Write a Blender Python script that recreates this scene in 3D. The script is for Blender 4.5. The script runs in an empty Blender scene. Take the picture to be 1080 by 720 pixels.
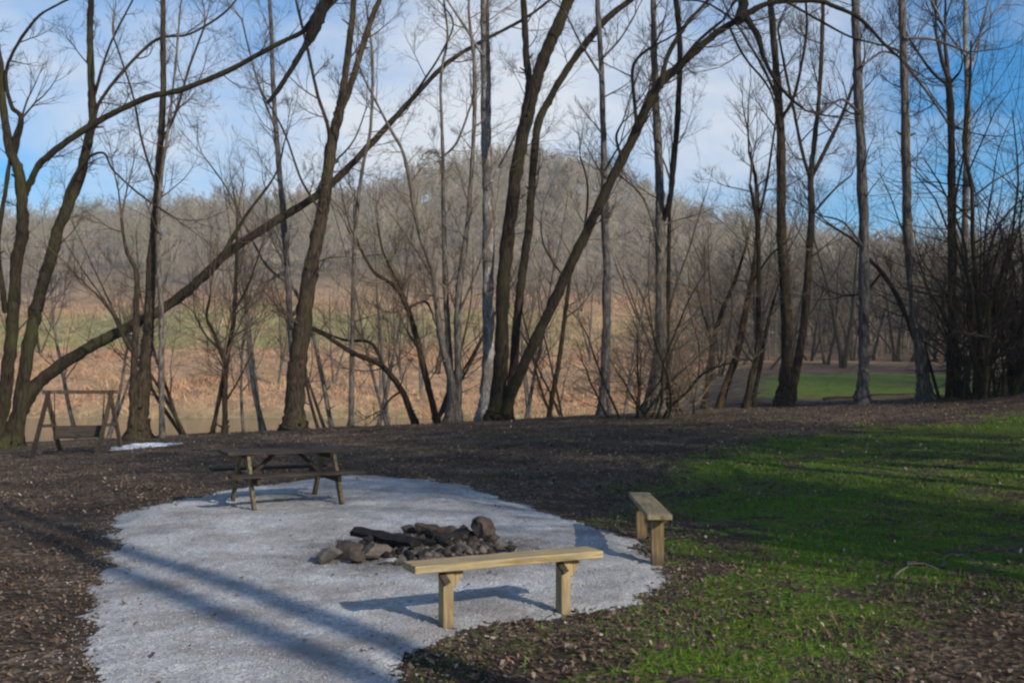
import bpy, math, random
import numpy as np
from mathutils import Vector, Matrix

rnd = random.Random(7)
nr = np.random.default_rng(11)
R = math.radians
scene = bpy.context.scene
COL = scene.collection

# ------------------------------------------------------------------ camera
F, CX, CY, HOR, CAMZ = 1050.0, 540.0, 360.0, 405.0, 1.75
TH = math.atan((HOR - CY) / F)
cam_d = bpy.data.cameras.new('camera')
cam_d.sensor_width = 36.0
cam_d.lens = 36.0 * F / 1080.0
cam_d.clip_start = 0.05
cam_d.clip_end = 6000
cam = bpy.data.objects.new('camera', cam_d)
COL.objects.link(cam)
cam.location = (0, 0, CAMZ)
cam.rotation_euler = (R(90) + TH, 0, 0)
scene.camera = cam
scene.render.resolution_x, scene.render.resolution_y = 1024, 682
scene.cycles.use_denoising = True
scene.cycles.filter_width = 2.3
scene.cycles.max_bounces = 6
scene.cycles.diffuse_bounces = 2
scene.cycles.transparent_max_bounces = 8


def pt(px, row, Y):
    """world point at forward distance Y seen at (px,row) of the 1080x720 photo"""
    dx, dy = (px - CX) / F, (CY - row) / F
    c, s = math.cos(TH), math.sin(TH)
    d = (dx, c - s * dy, s + c * dy)
    k = Y / d[1]
    return Vector((d[0] * k, Y, CAMZ + d[2] * k))


# ------------------------------------------------------------------ terrain
PXS = np.array([-3000, -600, 0, 100, 200, 300, 400, 520, 640, 720, 770, 850, 950, 1080, 1500, 4000], float)
CREST = np.array([480, 480, 474, 465, 458, 452, 447, 441, 433, 430, 428, 424, 419, 408, 385, 350], float)
RIDGE = np.array([242, 243, 245, 245, 243, 230, 206, 149, 190, 252, 262, 276, 290, 286, 255, 230], float)
YS = np.array([-200, -20, 5, 9, 13, 18, 25, 32, 38, 46, 56, 68, 86, 94, 130, 175, 240, 330, 430, 800, 1600], float)


def zrow(row, Y):
    return CAMZ - Y * (row - HOR) / F


def profile(px, crest, ridge):
    zc = zrow(crest, 32)
    right = min(1.0, max(0.0, (px - 690) / 80.0))
    w = lambda t: zc * t
    near = [0, 0, 0, w(.03), w(.13), w(.34), w(.7), w(1.0)]
    zr = zrow(ridge, 330)
    left = [w(.75) - .2, w(.1) - .9, -1.5, -2.3, -1.7, -.7, 5.4, 13.5, 36 + .25 * (zr - 70), zr, zr * .92, zr * .8, zr * .6]
    zr2 = zrow(ridge + 4, 250)
    rgt = [max(zc * .8, zrow(427, 38)), zrow(414, 46), zrow(405, 56), zrow(397, 68), zrow(389, 86), zrow(387, 94),
           zrow(372, 130), zrow(335, 175), zr2 * .9, zr2 * 1.35, zr2 * 1.3, zr2 * 1.2, zr2]
    far = [a * (1 - right) + b * right for a, b in zip(left, rgt)]
    return near + far


def fine(tab, axis, n=16, sig=7):
    m = tab.shape[axis]
    s = np.linspace(0, m - 1, (m - 1) * n + 1)
    out = np.apply_along_axis(lambda v: np.interp(s, np.arange(m), v), axis, tab)
    k = np.exp(-.5 * (np.arange(-20, 21) / sig) ** 2)
    k /= k.sum()
    sm = lambda v: np.convolve(np.pad(v, 20, mode='edge'), k, 'valid')
    return np.apply_along_axis(sm, axis, out)


TAB = fine(fine(np.array([profile(*a) for a in zip(PXS, CREST, RIDGE)]), 1), 0)


def H(x, y):
    x = np.asarray(x, float)
    y = np.asarray(y, float)
    px = CX + F * x / np.maximum(y, 14)
    iu = np.interp(px, PXS, np.arange(len(PXS))) * 16
    iv = np.interp(y, YS, np.arange(len(YS))) * 16
    i0 = np.clip(iu.astype(int), 0, TAB.shape[0] - 2)
    j0 = np.clip(iv.astype(int), 0, TAB.shape[1] - 2)
    a, b = iu - i0, iv - j0
    z = (TAB[i0, j0] * (1 - a) * (1 - b) + TAB[i0 + 1, j0] * a * (1 - b) + TAB[i0, j0 + 1] * (1 - a) * b + TAB[i0 + 1, j0 + 1] * a * b)
    amp = np.clip((y - 1) / 12, .25, 1)
    z = z + amp * (.025 * np.sin(x * 1.3 + .7 * np.sin(y * .9)) * np.cos(y * 1.1 + x * .4) + .012 * np.sin(x * 3.1 + y * 1.7))
    far = np.clip((y - 120) / 120, 0, 1)
    z = z + far * (2.2 * np.sin(x * .045 + y * .02) + 1.4 * np.sin(x * .11 - y * .07))
    return z


def Hs(x, y):
    return float(H(x, y))


def hit(px, row, y0=3.0):
    Y = y0
    while Y < 400:
        p = pt(px, row, Y)
        if p.z <= Hs(p.x, p.y):
            return p
        Y += .03 if Y < 40 else .3
    return pt(px, row, 400)


# ------------------------------------------------------------------ mesh helpers
class MB:
    def __init__(self):
        self.v, self.f, self.n = [], [], 0

    def add(self, verts, faces):
        o = self.n
        self.v.append(np.asarray(verts, float).reshape(-1, 3))
        self.f.extend([tuple(i + o for i in f) for f in faces])
        self.n += len(self.v[-1])

    def box(self, c, size, rz=0.0, M=None, bev=0.0):
        sx, sy, sz = [s / 2 for s in size]
        v = np.array([(x, y, z) for x in (-sx, sx) for y in (-sy, sy) for z in (-sz, sz)])
        if M is not None:
            v = v @ np.array(M).T
        cz, s_ = math.cos(rz), math.sin(rz)
        v = v @ np.array([[cz, s_, 0], [-s_, cz, 0], [0, 0, 1]]) + np.array(c)
        self.add(v, [(0, 1, 3, 2), (4, 6, 7, 5), (0, 4, 5, 1), (2, 3, 7, 6), (0, 2, 6, 4), (1, 5, 7, 3)])

    def beam(self, p, q, w, h, up=(0, 0, 1)):
        """rectangular timber from p to q; w across, h along 'up'"""
        p, q, up = Vector(p), Vector(q), Vector(up)
        d = (q - p)
        x = d.normalized()
        y = up.cross(x).normalized()
        z = x.cross(y)
        c = (p + q) / 2
        v = []
        for a in (-.5, .5):
            for b in (-.5, .5):
                for e in (-.5, .5):
                    v.append(c + x * (a * d.length) + y * (b * w) + z * (e * h))
        self.add([tuple(t) for t in v], [(0, 1, 3, 2), (4, 6, 7, 5), (0, 4, 5, 1), (2, 3, 7, 6), (0, 2, 6, 4), (1, 5, 7, 3)])

    def tube(self, P, r, sides=6, cap=True, rough=0.0):
        P = np.asarray(P, float)
        n = len(P)
        r = np.broadcast_to(np.asarray(r, float), (n,))
        T = np.empty_like(P)
        T[1:-1] = P[2:] - P[:-2]
        T[0] = P[1] - P[0]
        T[-1] = P[-1] - P[-2]
        T /= np.linalg.norm(T, axis=1)[:, None] + 1e-9
        m = T.mean(0)
        ref = np.array((0, 1., 0)) if abs(m[1]) < .8 * np.linalg.norm(m) + 1e-9 else np.array((1., 0, 0))
        U = np.cross(T, ref)
        U /= np.linalg.norm(U, axis=1)[:, None] + 1e-9
        W = np.cross(T, U)
        a = np.arange(sides) * 2 * math.pi / sides
        rr = r[:, None] * np.ones(sides)[None]
        if rough:
            rr = rr * (1 + rough * nr.standard_normal(rr.shape))
        V = P[:, None] + rr[..., None] * (np.cos(a)[None, :, None] * U[:, None] + np.sin(a)[None, :, None] * W[:, None])
        o = self.n
        self.v.append(V.reshape(-1, 3))
        self.n += n * sides
        for i in range(n - 1):
            for j in range(sides):
                k = (j + 1) % sides
                self.f.append((o + i * sides + j, o + i * sides + k, o + (i + 1) * sides + k, o + (i + 1) * sides + j))
        if cap:
            self.f.append(tuple(o + (n - 1) * sides + j for j in range(sides)))

    def build(self, name, mat, parent=None, loc=None, smooth=False, bevel=0.0):
        me = bpy.data.meshes.new(name)
        v = np.concatenate(self.v)
        if loc is not None:
            v = v - np.array(loc)
        me.from_pydata(v.tolist(), [], self.f)
        me.update()
        if smooth:
            me.shade_smooth()
        me.materials.append(mat)
        o = bpy.data.objects.new(name, me)
        COL.objects.link(o)
        if parent is not None:
            o.parent = parent
        elif loc is not None:
            o.location = loc
        if bevel:
            b = o.modifiers.new('edge', 'BEVEL')
            b.width = bevel
            b.segments = 2
        return o


def fast_mesh(name, V, Fq, mat, k):
    """big soup mesh: V (n,3), Fq (m,k) indices"""
    me = bpy.data.meshes.new(name)
    m = len(Fq)
    me.vertices.add(len(V))
    me.vertices.foreach_set('co', np.asarray(V, np.float32).ravel())
    me.loops.add(m * k)
    me.loops.foreach_set('vertex_index', np.asarray(Fq, np.int32).ravel())
    me.polygons.add(m)
    me.polygons.foreach_set('loop_start', np.arange(0, m * k, k, dtype=np.int32))
    me.update(calc_edges=True)
    me.materials.append(mat)
    o = bpy.data.objects.new(name, me)
    COL.objects.link(o)
    return o


def set_color(me, name, cols):
    a = me.color_attributes.new(name, 'FLOAT_COLOR', 'POINT')
    c = np.ones((len(me.vertices), 4), np.float32)
    c[:, :3] = cols
    a.data.foreach_set('color', c.ravel())


def tag(o, label=None, cat=None, group=None, kind=None):
    if label:
        o['label'] = label
    if cat:
        o['category'] = cat
    if group:
        o['group'] = group
    if kind:
        o['kind'] = kind
    return o


def empty(name, loc, rz=0.0):
    o = bpy.data.objects.new(name, None)
    o.empty_display_size = .2
    COL.objects.link(o)
    o.location = loc
    o.rotation_euler = (0, 0, rz)
    return o


# ------------------------------------------------------------------ materials
def new_mat(name, rough=.9, spec=.2):
    m = bpy.data.materials.new(name)
    m.use_nodes = True
    b = m.node_tree.nodes['Principled BSDF']
    b.inputs['Roughness'].default_value = rough
    b.inputs['Specular IOR Level'].default_value = spec
    return m, m.node_tree, b


def nd(nt, typ, **kw):
    n = nt.nodes.new(typ)
    for k, v in kw.items():
        if k in n.inputs.keys():
            n.inputs[k].default_value = v
        else:
            setattr(n, k, v)
    return n


def coords(nt, scale=(1, 1, 1), kind='Object'):
    t = nd(nt, 'ShaderNodeTexCoord')
    mp = nd(nt, 'ShaderNodeMapping')
    mp.inputs['Scale'].default_value = scale
    nt.links.new(t.outputs[kind], mp.inputs[0])
    return mp.outputs[0]


def noise(nt, vec, scale, detail=4, rough=.6):
    n = nd(nt, 'ShaderNodeTexNoise', Scale=scale, Detail=detail, Roughness=rough)
    nt.links.new(vec, n.inputs['Vector'])
    return n.outputs['Fac']


def ramp(nt, fac, stops):
    r = nd(nt, 'ShaderNodeValToRGB')
    e = r.color_ramp.elements
    while len(e) < len(stops):
        e.new(.5)
    for el, (p, c) in zip(e, stops):
        el.position = p
        el.color = (*c, 1) if len(c) == 3 else c
    nt.links.new(fac, r.inputs[0])
    return r.outputs[0]


def mix(nt, fac, a, b, blend='MIX'):
    m = nd(nt, 'ShaderNodeMix', data_type='RGBA', blend_type=blend)
    for s, v in ((0, fac), (6, a), (7, b)):
        if isinstance(v, (int, float)):
            m.inputs[s].default_value = v
        elif isinstance(v, tuple):
            m.inputs[s].default_value = (*v, 1)
        else:
            nt.links.new(v, m.inputs[s])
    return m.outputs[2]


def math_(nt, op, a, b=0.0, clamp=False):
    m = nd(nt, 'ShaderNodeMath', operation=op, use_clamp=clamp)
    for i, v in enumerate((a, b)):
        if isinstance(v, (int, float)):
            m.inputs[i].default_value = v
        else:
            nt.links.new(v, m.inputs[i])
    return m.outputs[0]


def bump(nt, bsdf, h, strength=.5, dist=.02):
    b = nd(nt, 'ShaderNodeBump', Strength=strength, Distance=dist)
    nt.links.new(h, b.inputs['Height'])
    nt.links.new(b.outputs[0], bsdf.inputs['Normal'])


def bark(name, dark, light, moss=0.0, scale=1.0, patches=None):
    kd = .85 if 'pale' in name else (.55 if ('grey' in name or 'slate' in name) else .34)  # bark colour darkened so trunks read as less lit, near silhouettes
    dark, light = tuple(v * kd for v in dark), tuple(v * kd for v in light)
    m, nt, b = new_mat(name, .95, .1)
    v = coords(nt, (6 * scale, 6 * scale, 1.1 * scale))
    n1 = noise(nt, v, 3.0, 6, .65)
    c = ramp(nt, n1, [(.41, dark), (.60, tuple(v * 1.15 for v in light))])
    if patches:
        n3 = noise(nt, coords(nt, (1, 1, .6)), 2.6, 4, .6)
        c = mix(nt, ramp(nt, n3, [(.47, (0, 0, 0)), (.56, (1, 1, 1))]), c, patches)
    if moss:
        n2 = noise(nt, coords(nt, (1, 1, .5)), 1.3, 4, .6)
        f = math_(nt, 'MULTIPLY', ramp(nt, n2, [(.45, (0, 0, 0)), (.62, (1, 1, 1))]), moss)
        c = mix(nt, f, c, (.050, .054, .016))
    nt.links.new(c, b.inputs['Base Color'])
    bump(nt, b, n1, .8, .03)
    return m


BARK = {
    'dark': bark('bark_dark', (.020, .014, .010), (.085, .062, .045), .25),
    'brown': bark('bark_brown', (.045, .032, .024), (.16, .115, .082), .25),
    'mossy': bark('bark_mossy', (.024, .018, .012), (.10, .076, .05), .45),
    'grey': bark('bark_grey', (.08, .07, .062), (.25, .22, .19)),
    'pale': bark('bark_pale', (.13, .125, .12), (.36, .345, .33), 0, 1, (.12, .105, .09)),
    'slate': bark('bark_slate', (.06, .055, .055), (.19, .175, .17)),
    'black': bark('bark_silhouette', (.014, .011, .010), (.05, .042, .036)),  # near-black colour stands in for branches seen in silhouette
    'reddish': bark('bark_reddish', (.05, .030, .020), (.17, .10, .065), .3),
}
TWIG = {}
for _k, _c in (('dark', (.04, .03, .024)), ('brown', (.085, .062, .046)), ('tan', (.15, .11, .07)), ('grey', (.15, .13, .115))):
    _m, _nt, _b = new_mat('twig_' + _k, .9, .1)
    _n = noise(_nt, coords(_nt), .8, 3)
    _nt.links.new(ramp(_nt, _n, [(.3, tuple(x * .7 for x in _c)), (.7, tuple(x * 1.35 for x in _c))]), _b.inputs['Base Color'])
    TWIG[_k] = _m


def wood(name, dark, light, streak=1.0, axis=0, weather=None):
    m, nt, b = new_mat(name, .8, .2)
    sc = [22, 22, 22]
    sc[axis] = 1.6
    v = coords(nt, tuple(sc))
    n1 = noise(nt, v, 1.6, 6, .65)
    c = ramp(nt, n1, [(.38, dark), (.60, light)])
    ks = [5.5, 5.5, 5.5]
    ks[axis] = 2.2
    kv = nd(nt, 'ShaderNodeTexVoronoi', Scale=1.0)
    nt.links.new(coords(nt, tuple(ks)), kv.inputs['Vector'])
    c = mix(nt, ramp(nt, kv.outputs['Distance'], [(.06, (.8, .8, .8)), (.17, (0, 0, 0))]), c, tuple(v * .45 for v in dark))
    gn = noise(nt, coords(nt), 1.7, 5, .7)
    c = mix(nt, ramp(nt, gn, [(.5, (0, 0, 0)), (.72, (.55, .55, .55))]), c, tuple(v * .6 for v in dark))
    if axis == 2:
        sz = nd(nt, 'ShaderNodeSeparateXYZ')
        nt.links.new(coords(nt), sz.inputs[0])
        mud = math_(nt, 'ADD', sz.outputs[2], math_(nt, 'MULTIPLY', gn, .22))
        c = mix(nt, ramp(nt, mud, [(.10, (.8, .8, .8)), (.22, (0, 0, 0))]), c, (.05, .038, .028))
    if weather:
        n2 = noise(nt, coords(nt), 3.5, 4)
        c = mix(nt, ramp(nt, n2, [(.4, (0, 0, 0)), (.7, (.85, .85, .85))]), c, weather)
    nt.links.new(c, b.inputs['Base Color'])
    bump(nt, b, n1, .35, .006)
    return m


PINE = wood('pine_plank', (.17, .125, .062), (.40, .315, .165), axis=0, weather=(.25, .215, .145))
PINE_V = wood('pine_post', (.17, .12, .055), (.38, .29, .145), axis=2, weather=(.22, .18, .115))
PINE_W = wood('pine_weathered', (.11, .082, .042), (.25, .20, .115), axis=1, weather=(.20, .175, .115))
PINE_W_SHADED = wood('pine_weathered_shaded_post', (.085, .06, .03), (.20, .145, .075), axis=2)  # weathered tone, darkened further to carry the shade on the bench legs
OLD_SHADEW = wood('old_plank_shaded', (.016, .012, .009), (.055, .043, .032), axis=0)  # old timber with the table's shade darkened into its colour
OLD_LITV = wood('old_post_lit', (.06, .045, .025), (.19, .15, .085), axis=2)  # lighter copy of that timber, for the sunlit table legs
SWINGW = wood('swing_timber', (.025, .018, .013), (.085, .064, .046), axis=2)
SWINGD = wood('swing_dark', (.014, .011, .009), (.045, .035, .028), axis=0)


def stone_mat(name, a, b_, soot=0.0):
    m, nt, b = new_mat(name, .9, .2)
    v = coords(nt)
    n1 = noise(nt, v, 9, 7, .7)
    c = ramp(nt, n1, [(.3, a), (.7, b_)])
    if soot:
        n2 = noise(nt, v, 3.2, 3)
        c = mix(nt, ramp(nt, n2, [(.42, (0, 0, 0)), (.6, (soot,) * 3)]), c, (.012, .011, .011))
    nt.links.new(c, b.inputs['Base Color'])
    bump(nt, b, n1, .8, .03)
    return m


ST = {
    'brown': stone_mat('stone_brown', (.04, .030, .024), (.115, .084, .067), .8),
    'dark': stone_mat('stone_dark', (.03, .025, .023), (.10, .08, .07), .8),
    'grey': stone_mat('stone_grey', (.065, .06, .057), (.18, .168, .156), .75),
    'tan': stone_mat('stone_tan', (.075, .065, .055), (.18, .155, .13), .75),
    'pale': stone_mat('stone_pale', (.26, .25, .25), (.46, .45, .45), .3),
    'char': stone_mat('charcoal', (.006, .006, .006), (.022, .02, .02)),
}

# ------------------------------------------------------------------ sky and sun
SUN_DIR = Vector((.655, -.756, 0)).normalized()
ELEV = R(26)
sun_vec = Vector((SUN_DIR.x * math.cos(ELEV), SUN_DIR.y * math.cos(ELEV), math.sin(ELEV)))
sd = bpy.data.lights.new('sun', 'SUN')
sd.energy = 5.0
sd.angle = R(.5)
sd.color = (1.0, .90, .76)
so = bpy.data.objects.new('sun', sd)
COL.objects.link(so)
so.rotation_euler = sun_vec.to_track_quat('Z', 'Y').to_euler()
so.location = (20, -20, 30)

world = bpy.data.worlds.new('World')
scene.world = world
world.use_nodes = True
nt = world.node_tree
bg = nt.nodes['Background']
sky = nd(nt, 'ShaderNodeTexSky', sky_type='NISHITA', sun_disc=False, sun_elevation=ELEV,
         sun_rotation=math.atan2(SUN_DIR.x, SUN_DIR.y), altitude=200, air_density=1.0, dust_density=.6, ozone_density=2.5)
tc = nd(nt, 'ShaderNodeTexCoord')
mp = nd(nt, 'ShaderNodeMapping')
mp.inputs['Scale'].default_value = (1.0, 1.0, 2.3)
mp.inputs['Location'].default_value = (.35, .2, .1)
nt.links.new(tc.outputs['Generated'], mp.inputs[0])
nA = noise(nt, mp.outputs[0], 3.6, 7, .58)
# a broad bank of bright cloud low over the hill, thinning out to the sides
cdir = (pt(540, 190, 10) - Vector((0, 0, CAMZ))).normalized()
dot = nd(nt, 'ShaderNodeVectorMath', operation='DOT_PRODUCT')
nt.links.new(tc.outputs['Generated'], dot.inputs[0])
dot.inputs[1].default_value = cdir
bank = ramp(nt, dot.outputs['Value'], [(.925, (0, 0, 0)), (.998, (1, 1, 1))])
# thin high veil toward the far end of the valley
dot2 = nd(nt, 'ShaderNodeVectorMath', operation='DOT_PRODUCT')
nt.links.new(tc.outputs['Generated'], dot2.inputs[0])
dot2.inputs[1].default_value = (pt(-60, 130, 10) - Vector((0, 0, CAMZ))).normalized()
veil = ramp(nt, dot2.outputs['Value'], [(.90, (0, 0, 0)), (.985, (1, 1, 1))])
cl = math_(nt, 'ADD', nA, math_(nt, 'MAXIMUM', math_(nt, 'MULTIPLY', bank, .25), math_(nt, 'MULTIPLY', veil, .17)))
cmask = ramp(nt, cl, [(.42, (.0, .0, .0)), (.60, (.42, .42, .42)), (.84, (.93, .93, .93))])
satur = nd(nt, 'ShaderNodeHueSaturation', Saturation=1.85, Value=1.25)
nt.links.new(sky.outputs[0], satur.inputs['Color'])
CLOUD = 7.0
col = mix(nt, cmask, satur.outputs[0], (CLOUD * .93, CLOUD * .975, CLOUD * 1.04))
nt.links.new(col, bg.inputs[0])
bg.inputs[1].default_value = .11
vs = scene.view_settings
vs.view_transform = 'Standard'
vs.look = 'None'
vs.exposure = .20
vs.gamma = 1
vs.use_curve_mapping = False

# ------------------------------------------------------------------ ground sheet


def spaced(lo, hi, n0, step0, grow):
    out = [0.0]
    s = step0
    while out[-1] < hi:
        out.append(out[-1] + s)
        if out[-1] > n0:
            s *= grow
    return np.array(out)


xp = spaced(0, 560, 7, .14, 1.045)
xs = np.concatenate([-xp[::-1], xp[1:]])
yf = spaced(0, 640, 26, .16, 1.03)
yb = spaced(0, 120, 1, .5, 1.25)
ys = np.concatenate([-yb[::-1], yf[1:]])
GX, GY = np.meshgrid(xs, ys)
GZ = H(GX, GY)
NX, NY = len(xs), len(ys)
V = np.stack([GX.ravel(), GY.ravel(), GZ.ravel()], 1)
ii = np.arange(NY - 1)[:, None] * NX + np.arange(NX - 1)[None]
Q = np.stack([ii, ii + 1, ii + NX + 1, ii + NX], -1).reshape(-1, 4)


def sdf(px_poly, x, y):
    """signed distance (+ inside) to a polygon in the ground plane"""
    P = np.array(px_poly)
    d = np.full(x.shape, 1e9)
    ins = np.zeros(x.shape, bool)
    for (ax, ay), (bx, by) in zip(P, np.roll(P, -1, 0)):
        ex, ey = bx - ax, by - ay
        t = np.clip(((x - ax) * ex + (y - ay) * ey) / (ex * ex + ey * ey + 1e-9), 0, 1)
        d = np.minimum(d, np.hypot(x - ax - t * ex, y - ay - t * ey))
        c = ((ay > y) != (by > y)) & (x < (bx - ax) * (y - ay) / (by - ay + 1e-12) + ax)
        ins ^= c
    return np.where(ins, d, -d)


GRASS = [tuple(hit(a, b)[:2]) for a, b in ((600, 700), (650, 655), (705, 610), (715, 560), (690, 520), (700, 492), (800, 462), (900, 450), (1080, 436), (1300, 425), (1300, 540), (1085, 606), (1000, 640), (950, 690), (900, 740))] + [(1.2, 3.6), (.5, 3.8)]
GRAVEL_PX = [(83, 725), (92, 660), (100, 625), (112, 590), (120, 570), (118, 556), (124, 543), (150, 536), (190, 528), (225, 521), (262, 514), (310, 508), (345, 503), (400, 502), (455, 506),
             (500, 514), (545, 530), (590, 546), (640, 560), (675, 575), (694, 593), (698, 608), (690, 626), (668, 640), (630, 645), (590, 650), (540, 656), (500, 664), (470, 676), (440, 690), (425, 705), (420, 725)]
GRAVEL = [tuple(hit(a, b)[:2]) for a, b in GRAVEL_PX] + [(-.45, 3.2), (-.7, .5), (-3.2, .5), (-2.9, 3.6)]


def grass_amount(x, y):
    g = np.clip(sdf(GRASS, x, y) / 2.4 + .58, 0, 1)
    lawn = np.clip((CX + F * x / np.maximum(y, 14) - 745) / 80, 0, 1) * np.clip((y - 38) / 6, 0, 1) * np.clip((76 - y) / 6, 0, 1)
    g = np.maximum(g, lawn * 1.0)
    d = np.hypot((x + 11.3) / 1.6, (y - 23) / 1.3)
    g = np.maximum(g, .45 * np.clip(1.4 - d, 0, 1))
    return g


gm = grass_amount(V[:, 0], V[:, 1])
pxv = CX + F * V[:, 0] / np.maximum(V[:, 1], 14)
leftside = 1 - np.clip((pxv - 690) / 80, 0, 1)
yv = V[:, 1]
band = lambda a, b, s: np.clip((yv - a) / s, 0, 1) * np.clip((b - yv) / s, 0, 1)
tan = np.clip((yv - 44) / 6, 0, 1) * leftside + (1 - leftside) * np.clip((yv - 92) / 5, 0, 1) * .5
tan = tan * np.clip(1 - (yv - 175) / 60, .0, 1)
field = leftside * (band(133, 172, 8) * (1 - .6 * np.clip((pxv - 420) / 120, 0, 1)) + band(86, 93, 3) * .5)
zone = np.stack([gm, tan, np.clip(field, 0, 1)], 1)

gmat, nt, b = new_mat('ground_litter', .95, .1)
vc = coords(nt)
att = nd(nt, 'ShaderNodeVertexColor', layer_name='zone')
sep = nd(nt, 'ShaderNodeSeparateColor')
nt.links.new(att.outputs[0], sep.inputs[0])
nF = noise(nt, vc, 14, 6, .7)
nM = noise(nt, vc, 1.4, 5, .65)
nL = noise(nt, vc, .18, 4, .6)
vor = nd(nt, 'ShaderNodeTexVoronoi', Scale=17.0, Randomness=1.0)
nt.links.new(vc, vor.inputs['Vector'])
soil = ramp(nt, nF, [(.25, (.016, .012, .009)), (.5, (.054, .039, .029)), (.75, (.135, .10, .073))])
vsep = nd(nt, 'ShaderNodeSeparateColor')
nt.links.new(vor.outputs['Color'], vsep.inputs[0])
leafc = ramp(nt, vsep.outputs[0], [(0, (.036, .026, .018)), (.5, (.108, .076, .052)), (.85, (.20, .148, .105)), (1, (.30, .24, .18))])
soil = mix(nt, ramp(nt, nM, [(.38, (.15, .15, .15)), (.62, (.85, .85, .85))]), soil, leafc)
nD = noise(nt, coords(nt, (.8, 1.6, 1)), .55, 5, .65)
soil = mix(nt, ramp(nt, nD, [(.40, (.65, .65, .65)), (.55, (0, 0, 0))]), soil, (.026, .019, .015))
soil = mix(nt, ramp(nt, nD, [(.56, (0, 0, 0)), (.70, (.45, .45, .45))]), soil, (.17, .135, .105))
green = ramp(nt, nF, [(.25, (.020, .032, .003)), (.5, (.055, .125, .007)), (.78, (.12, .21, .015))])
green = mix(nt, ramp(nt, nL, [(.42, (0, 0, 0)), (.62, (.7, .7, .7))]), green, (.13, .12, .035))
gf = math_(nt, 'ADD', sep.outputs[0], math_(nt, 'MULTIPLY', math_(nt, 'SUBTRACT', nM, .585), 3.2))
gf = math_(nt, 'ADD', gf, math_(nt, 'MULTIPLY', math_(nt, 'SUBTRACT', nF, .5), .9))
gf = ramp(nt, gf, [(.42, (0, 0, 0)), (.62, (1, 1, 1))])
c = mix(nt, gf, soil, green)
tn = noise(nt, coords(nt, (1, .6, 1)), .35, 6, .72)
tanc = ramp(nt, tn, [(.3, (.17, .115, .07)), (.45, (.35, .22, .125)), (.6, (.49, .31, .175)), (.75, (.56, .39, .245))])
red = noise(nt, vc, .05, 3)
tanc = mix(nt, ramp(nt, red, [(.54, (0, 0, 0)), (.70, (.5, .5, .5))]), tanc, (.34, .16, .08))
t2 = noise(nt, coords(nt, (1, .5, 1)), 1.5, 5, .75)
tanc = mix(nt, ramp(nt, t2, [(.34, (.85, .85, .85)), (.5, (0, 0, 0))]), tanc, (.10, .075, .05))
c = mix(nt, sep.outputs[1], c, tanc)
fc = ramp(nt, tn, [(.3, (.12, .13, .05)), (.7, (.27, .28, .11))])
c = mix(nt, math_(nt, 'MULTIPLY', sep.outputs[2], .75), c, fc)
# wooded hillside floor
geo = nd(nt, 'ShaderNodeNewGeometry')
sp = nd(nt, 'ShaderNodeSeparateXYZ')
nt.links.new(geo.outputs['Position'], sp.inputs[0])
hf = nd(nt, 'ShaderNodeMapRange')
hf.inputs[1].default_value = 165
hf.inputs[2].default_value = 225
nt.links.new(sp.outputs[1], hf.inputs[0])
hillc = ramp(nt, noise(nt, vc, .06, 6, .7), [(.3, (.13, .108, .082)), (.5, (.195, .162, .122)), (.7, (.27, .225, .17))])
c = mix(nt, hf.outputs[0], c, hillc)
nt.links.new(c, b.inputs['Base Color'])
bump(nt, b, math_(nt, 'ADD', nF, vor.outputs['Distance']), .9, .05)

# drop the ground a touch under the gravel pad so the pad lies on it
ground = fast_mesh('ground', V, Q, gmat, 4)
set_color(ground.data, 'zone', zone)
ground.data.shade_smooth()
tag(ground, kind='structure', label='brown leaf strewn clearing rising to a crest, with wooded hill beyond', cat='ground')

# ------------------------------------------------------------------ gravel pad
grmat, nt, b = new_mat('gravel_grey', .95, .15)
vc = coords(nt)
vor = nd(nt, 'ShaderNodeTexVoronoi', Scale=55.0)
nt.links.new(vc, vor.inputs['Vector'])
vs2 = nd(nt, 'ShaderNodeSeparateColor')
nt.links.new(vor.outputs['Color'], vs2.inputs[0])
cc = ramp(nt, vs2.outputs[0], [(0, (.25, .255, .26)), (.4, (.365, .375, .385)), (.8, (.44, .45, .46)), (1, (.51, .51, .51))])
nB = noise(nt, vc, 1.1, 6, .68)
cc = mix(nt, ramp(nt, nB, [(.38, (.75, .75, .75)), (.60, (0, 0, 0))]), cc, (.17, .155, .148))
nC = noise(nt, coords(nt, (1, 2.6, 1)), 2.3, 4, .6)
cc = mix(nt, ramp(nt, nC, [(.58, (0, 0, 0)), (.74, (.5, .5, .5))]), cc, (.24, .21, .18))
nS = noise(nt, vc, 90, 2, .5)
cc = mix(nt, ramp(nt, nS, [(.62, (0, 0, 0)), (.74, (.4, .4, .4))]), cc, (.14, .135, .13))
pcx = hit(446, 586)
vd = nd(nt, 'ShaderNodeVectorMath', operation='DISTANCE')
nt.links.new(vc, vd.inputs[0])
vd.inputs[1].default_value = (pcx.x + .03, pcx.y + .25, pcx.z)
soot = math_(nt, 'ADD', vd.outputs['Value'], math_(nt, 'MULTIPLY', math_(nt, 'SUBTRACT', noise(nt, vc, 2.6, 5, .7), .5), 1.5))
cc = mix(nt, ramp(nt, math_(nt, 'MULTIPLY', soot, .5), [(.44, (.8, .8, .8)), (.80, (0, 0, 0))]), cc, (.085, .078, .074))
nt.links.new(cc, b.inputs['Base Color'])
bump(nt, b, vor.outputs['Distance'], .45, .015)
sel_x = xs[(xs > -8) & (xs < 4)]
gx = np.arange(-8, 3.2, .05)
gy = np.arange(.4, 21, .07)
AX, AY = np.meshgrid(gx, gy)
wob = .55 * (.10 * np.sin(AX * 5 + 2 * np.sin(AY * 3)) + .08 * np.sin(AY * 7 + AX * 2) + .05 * np.sin(AX * 17 + AY * 13) + .035 * nr.standard_normal(AX.shape))
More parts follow.
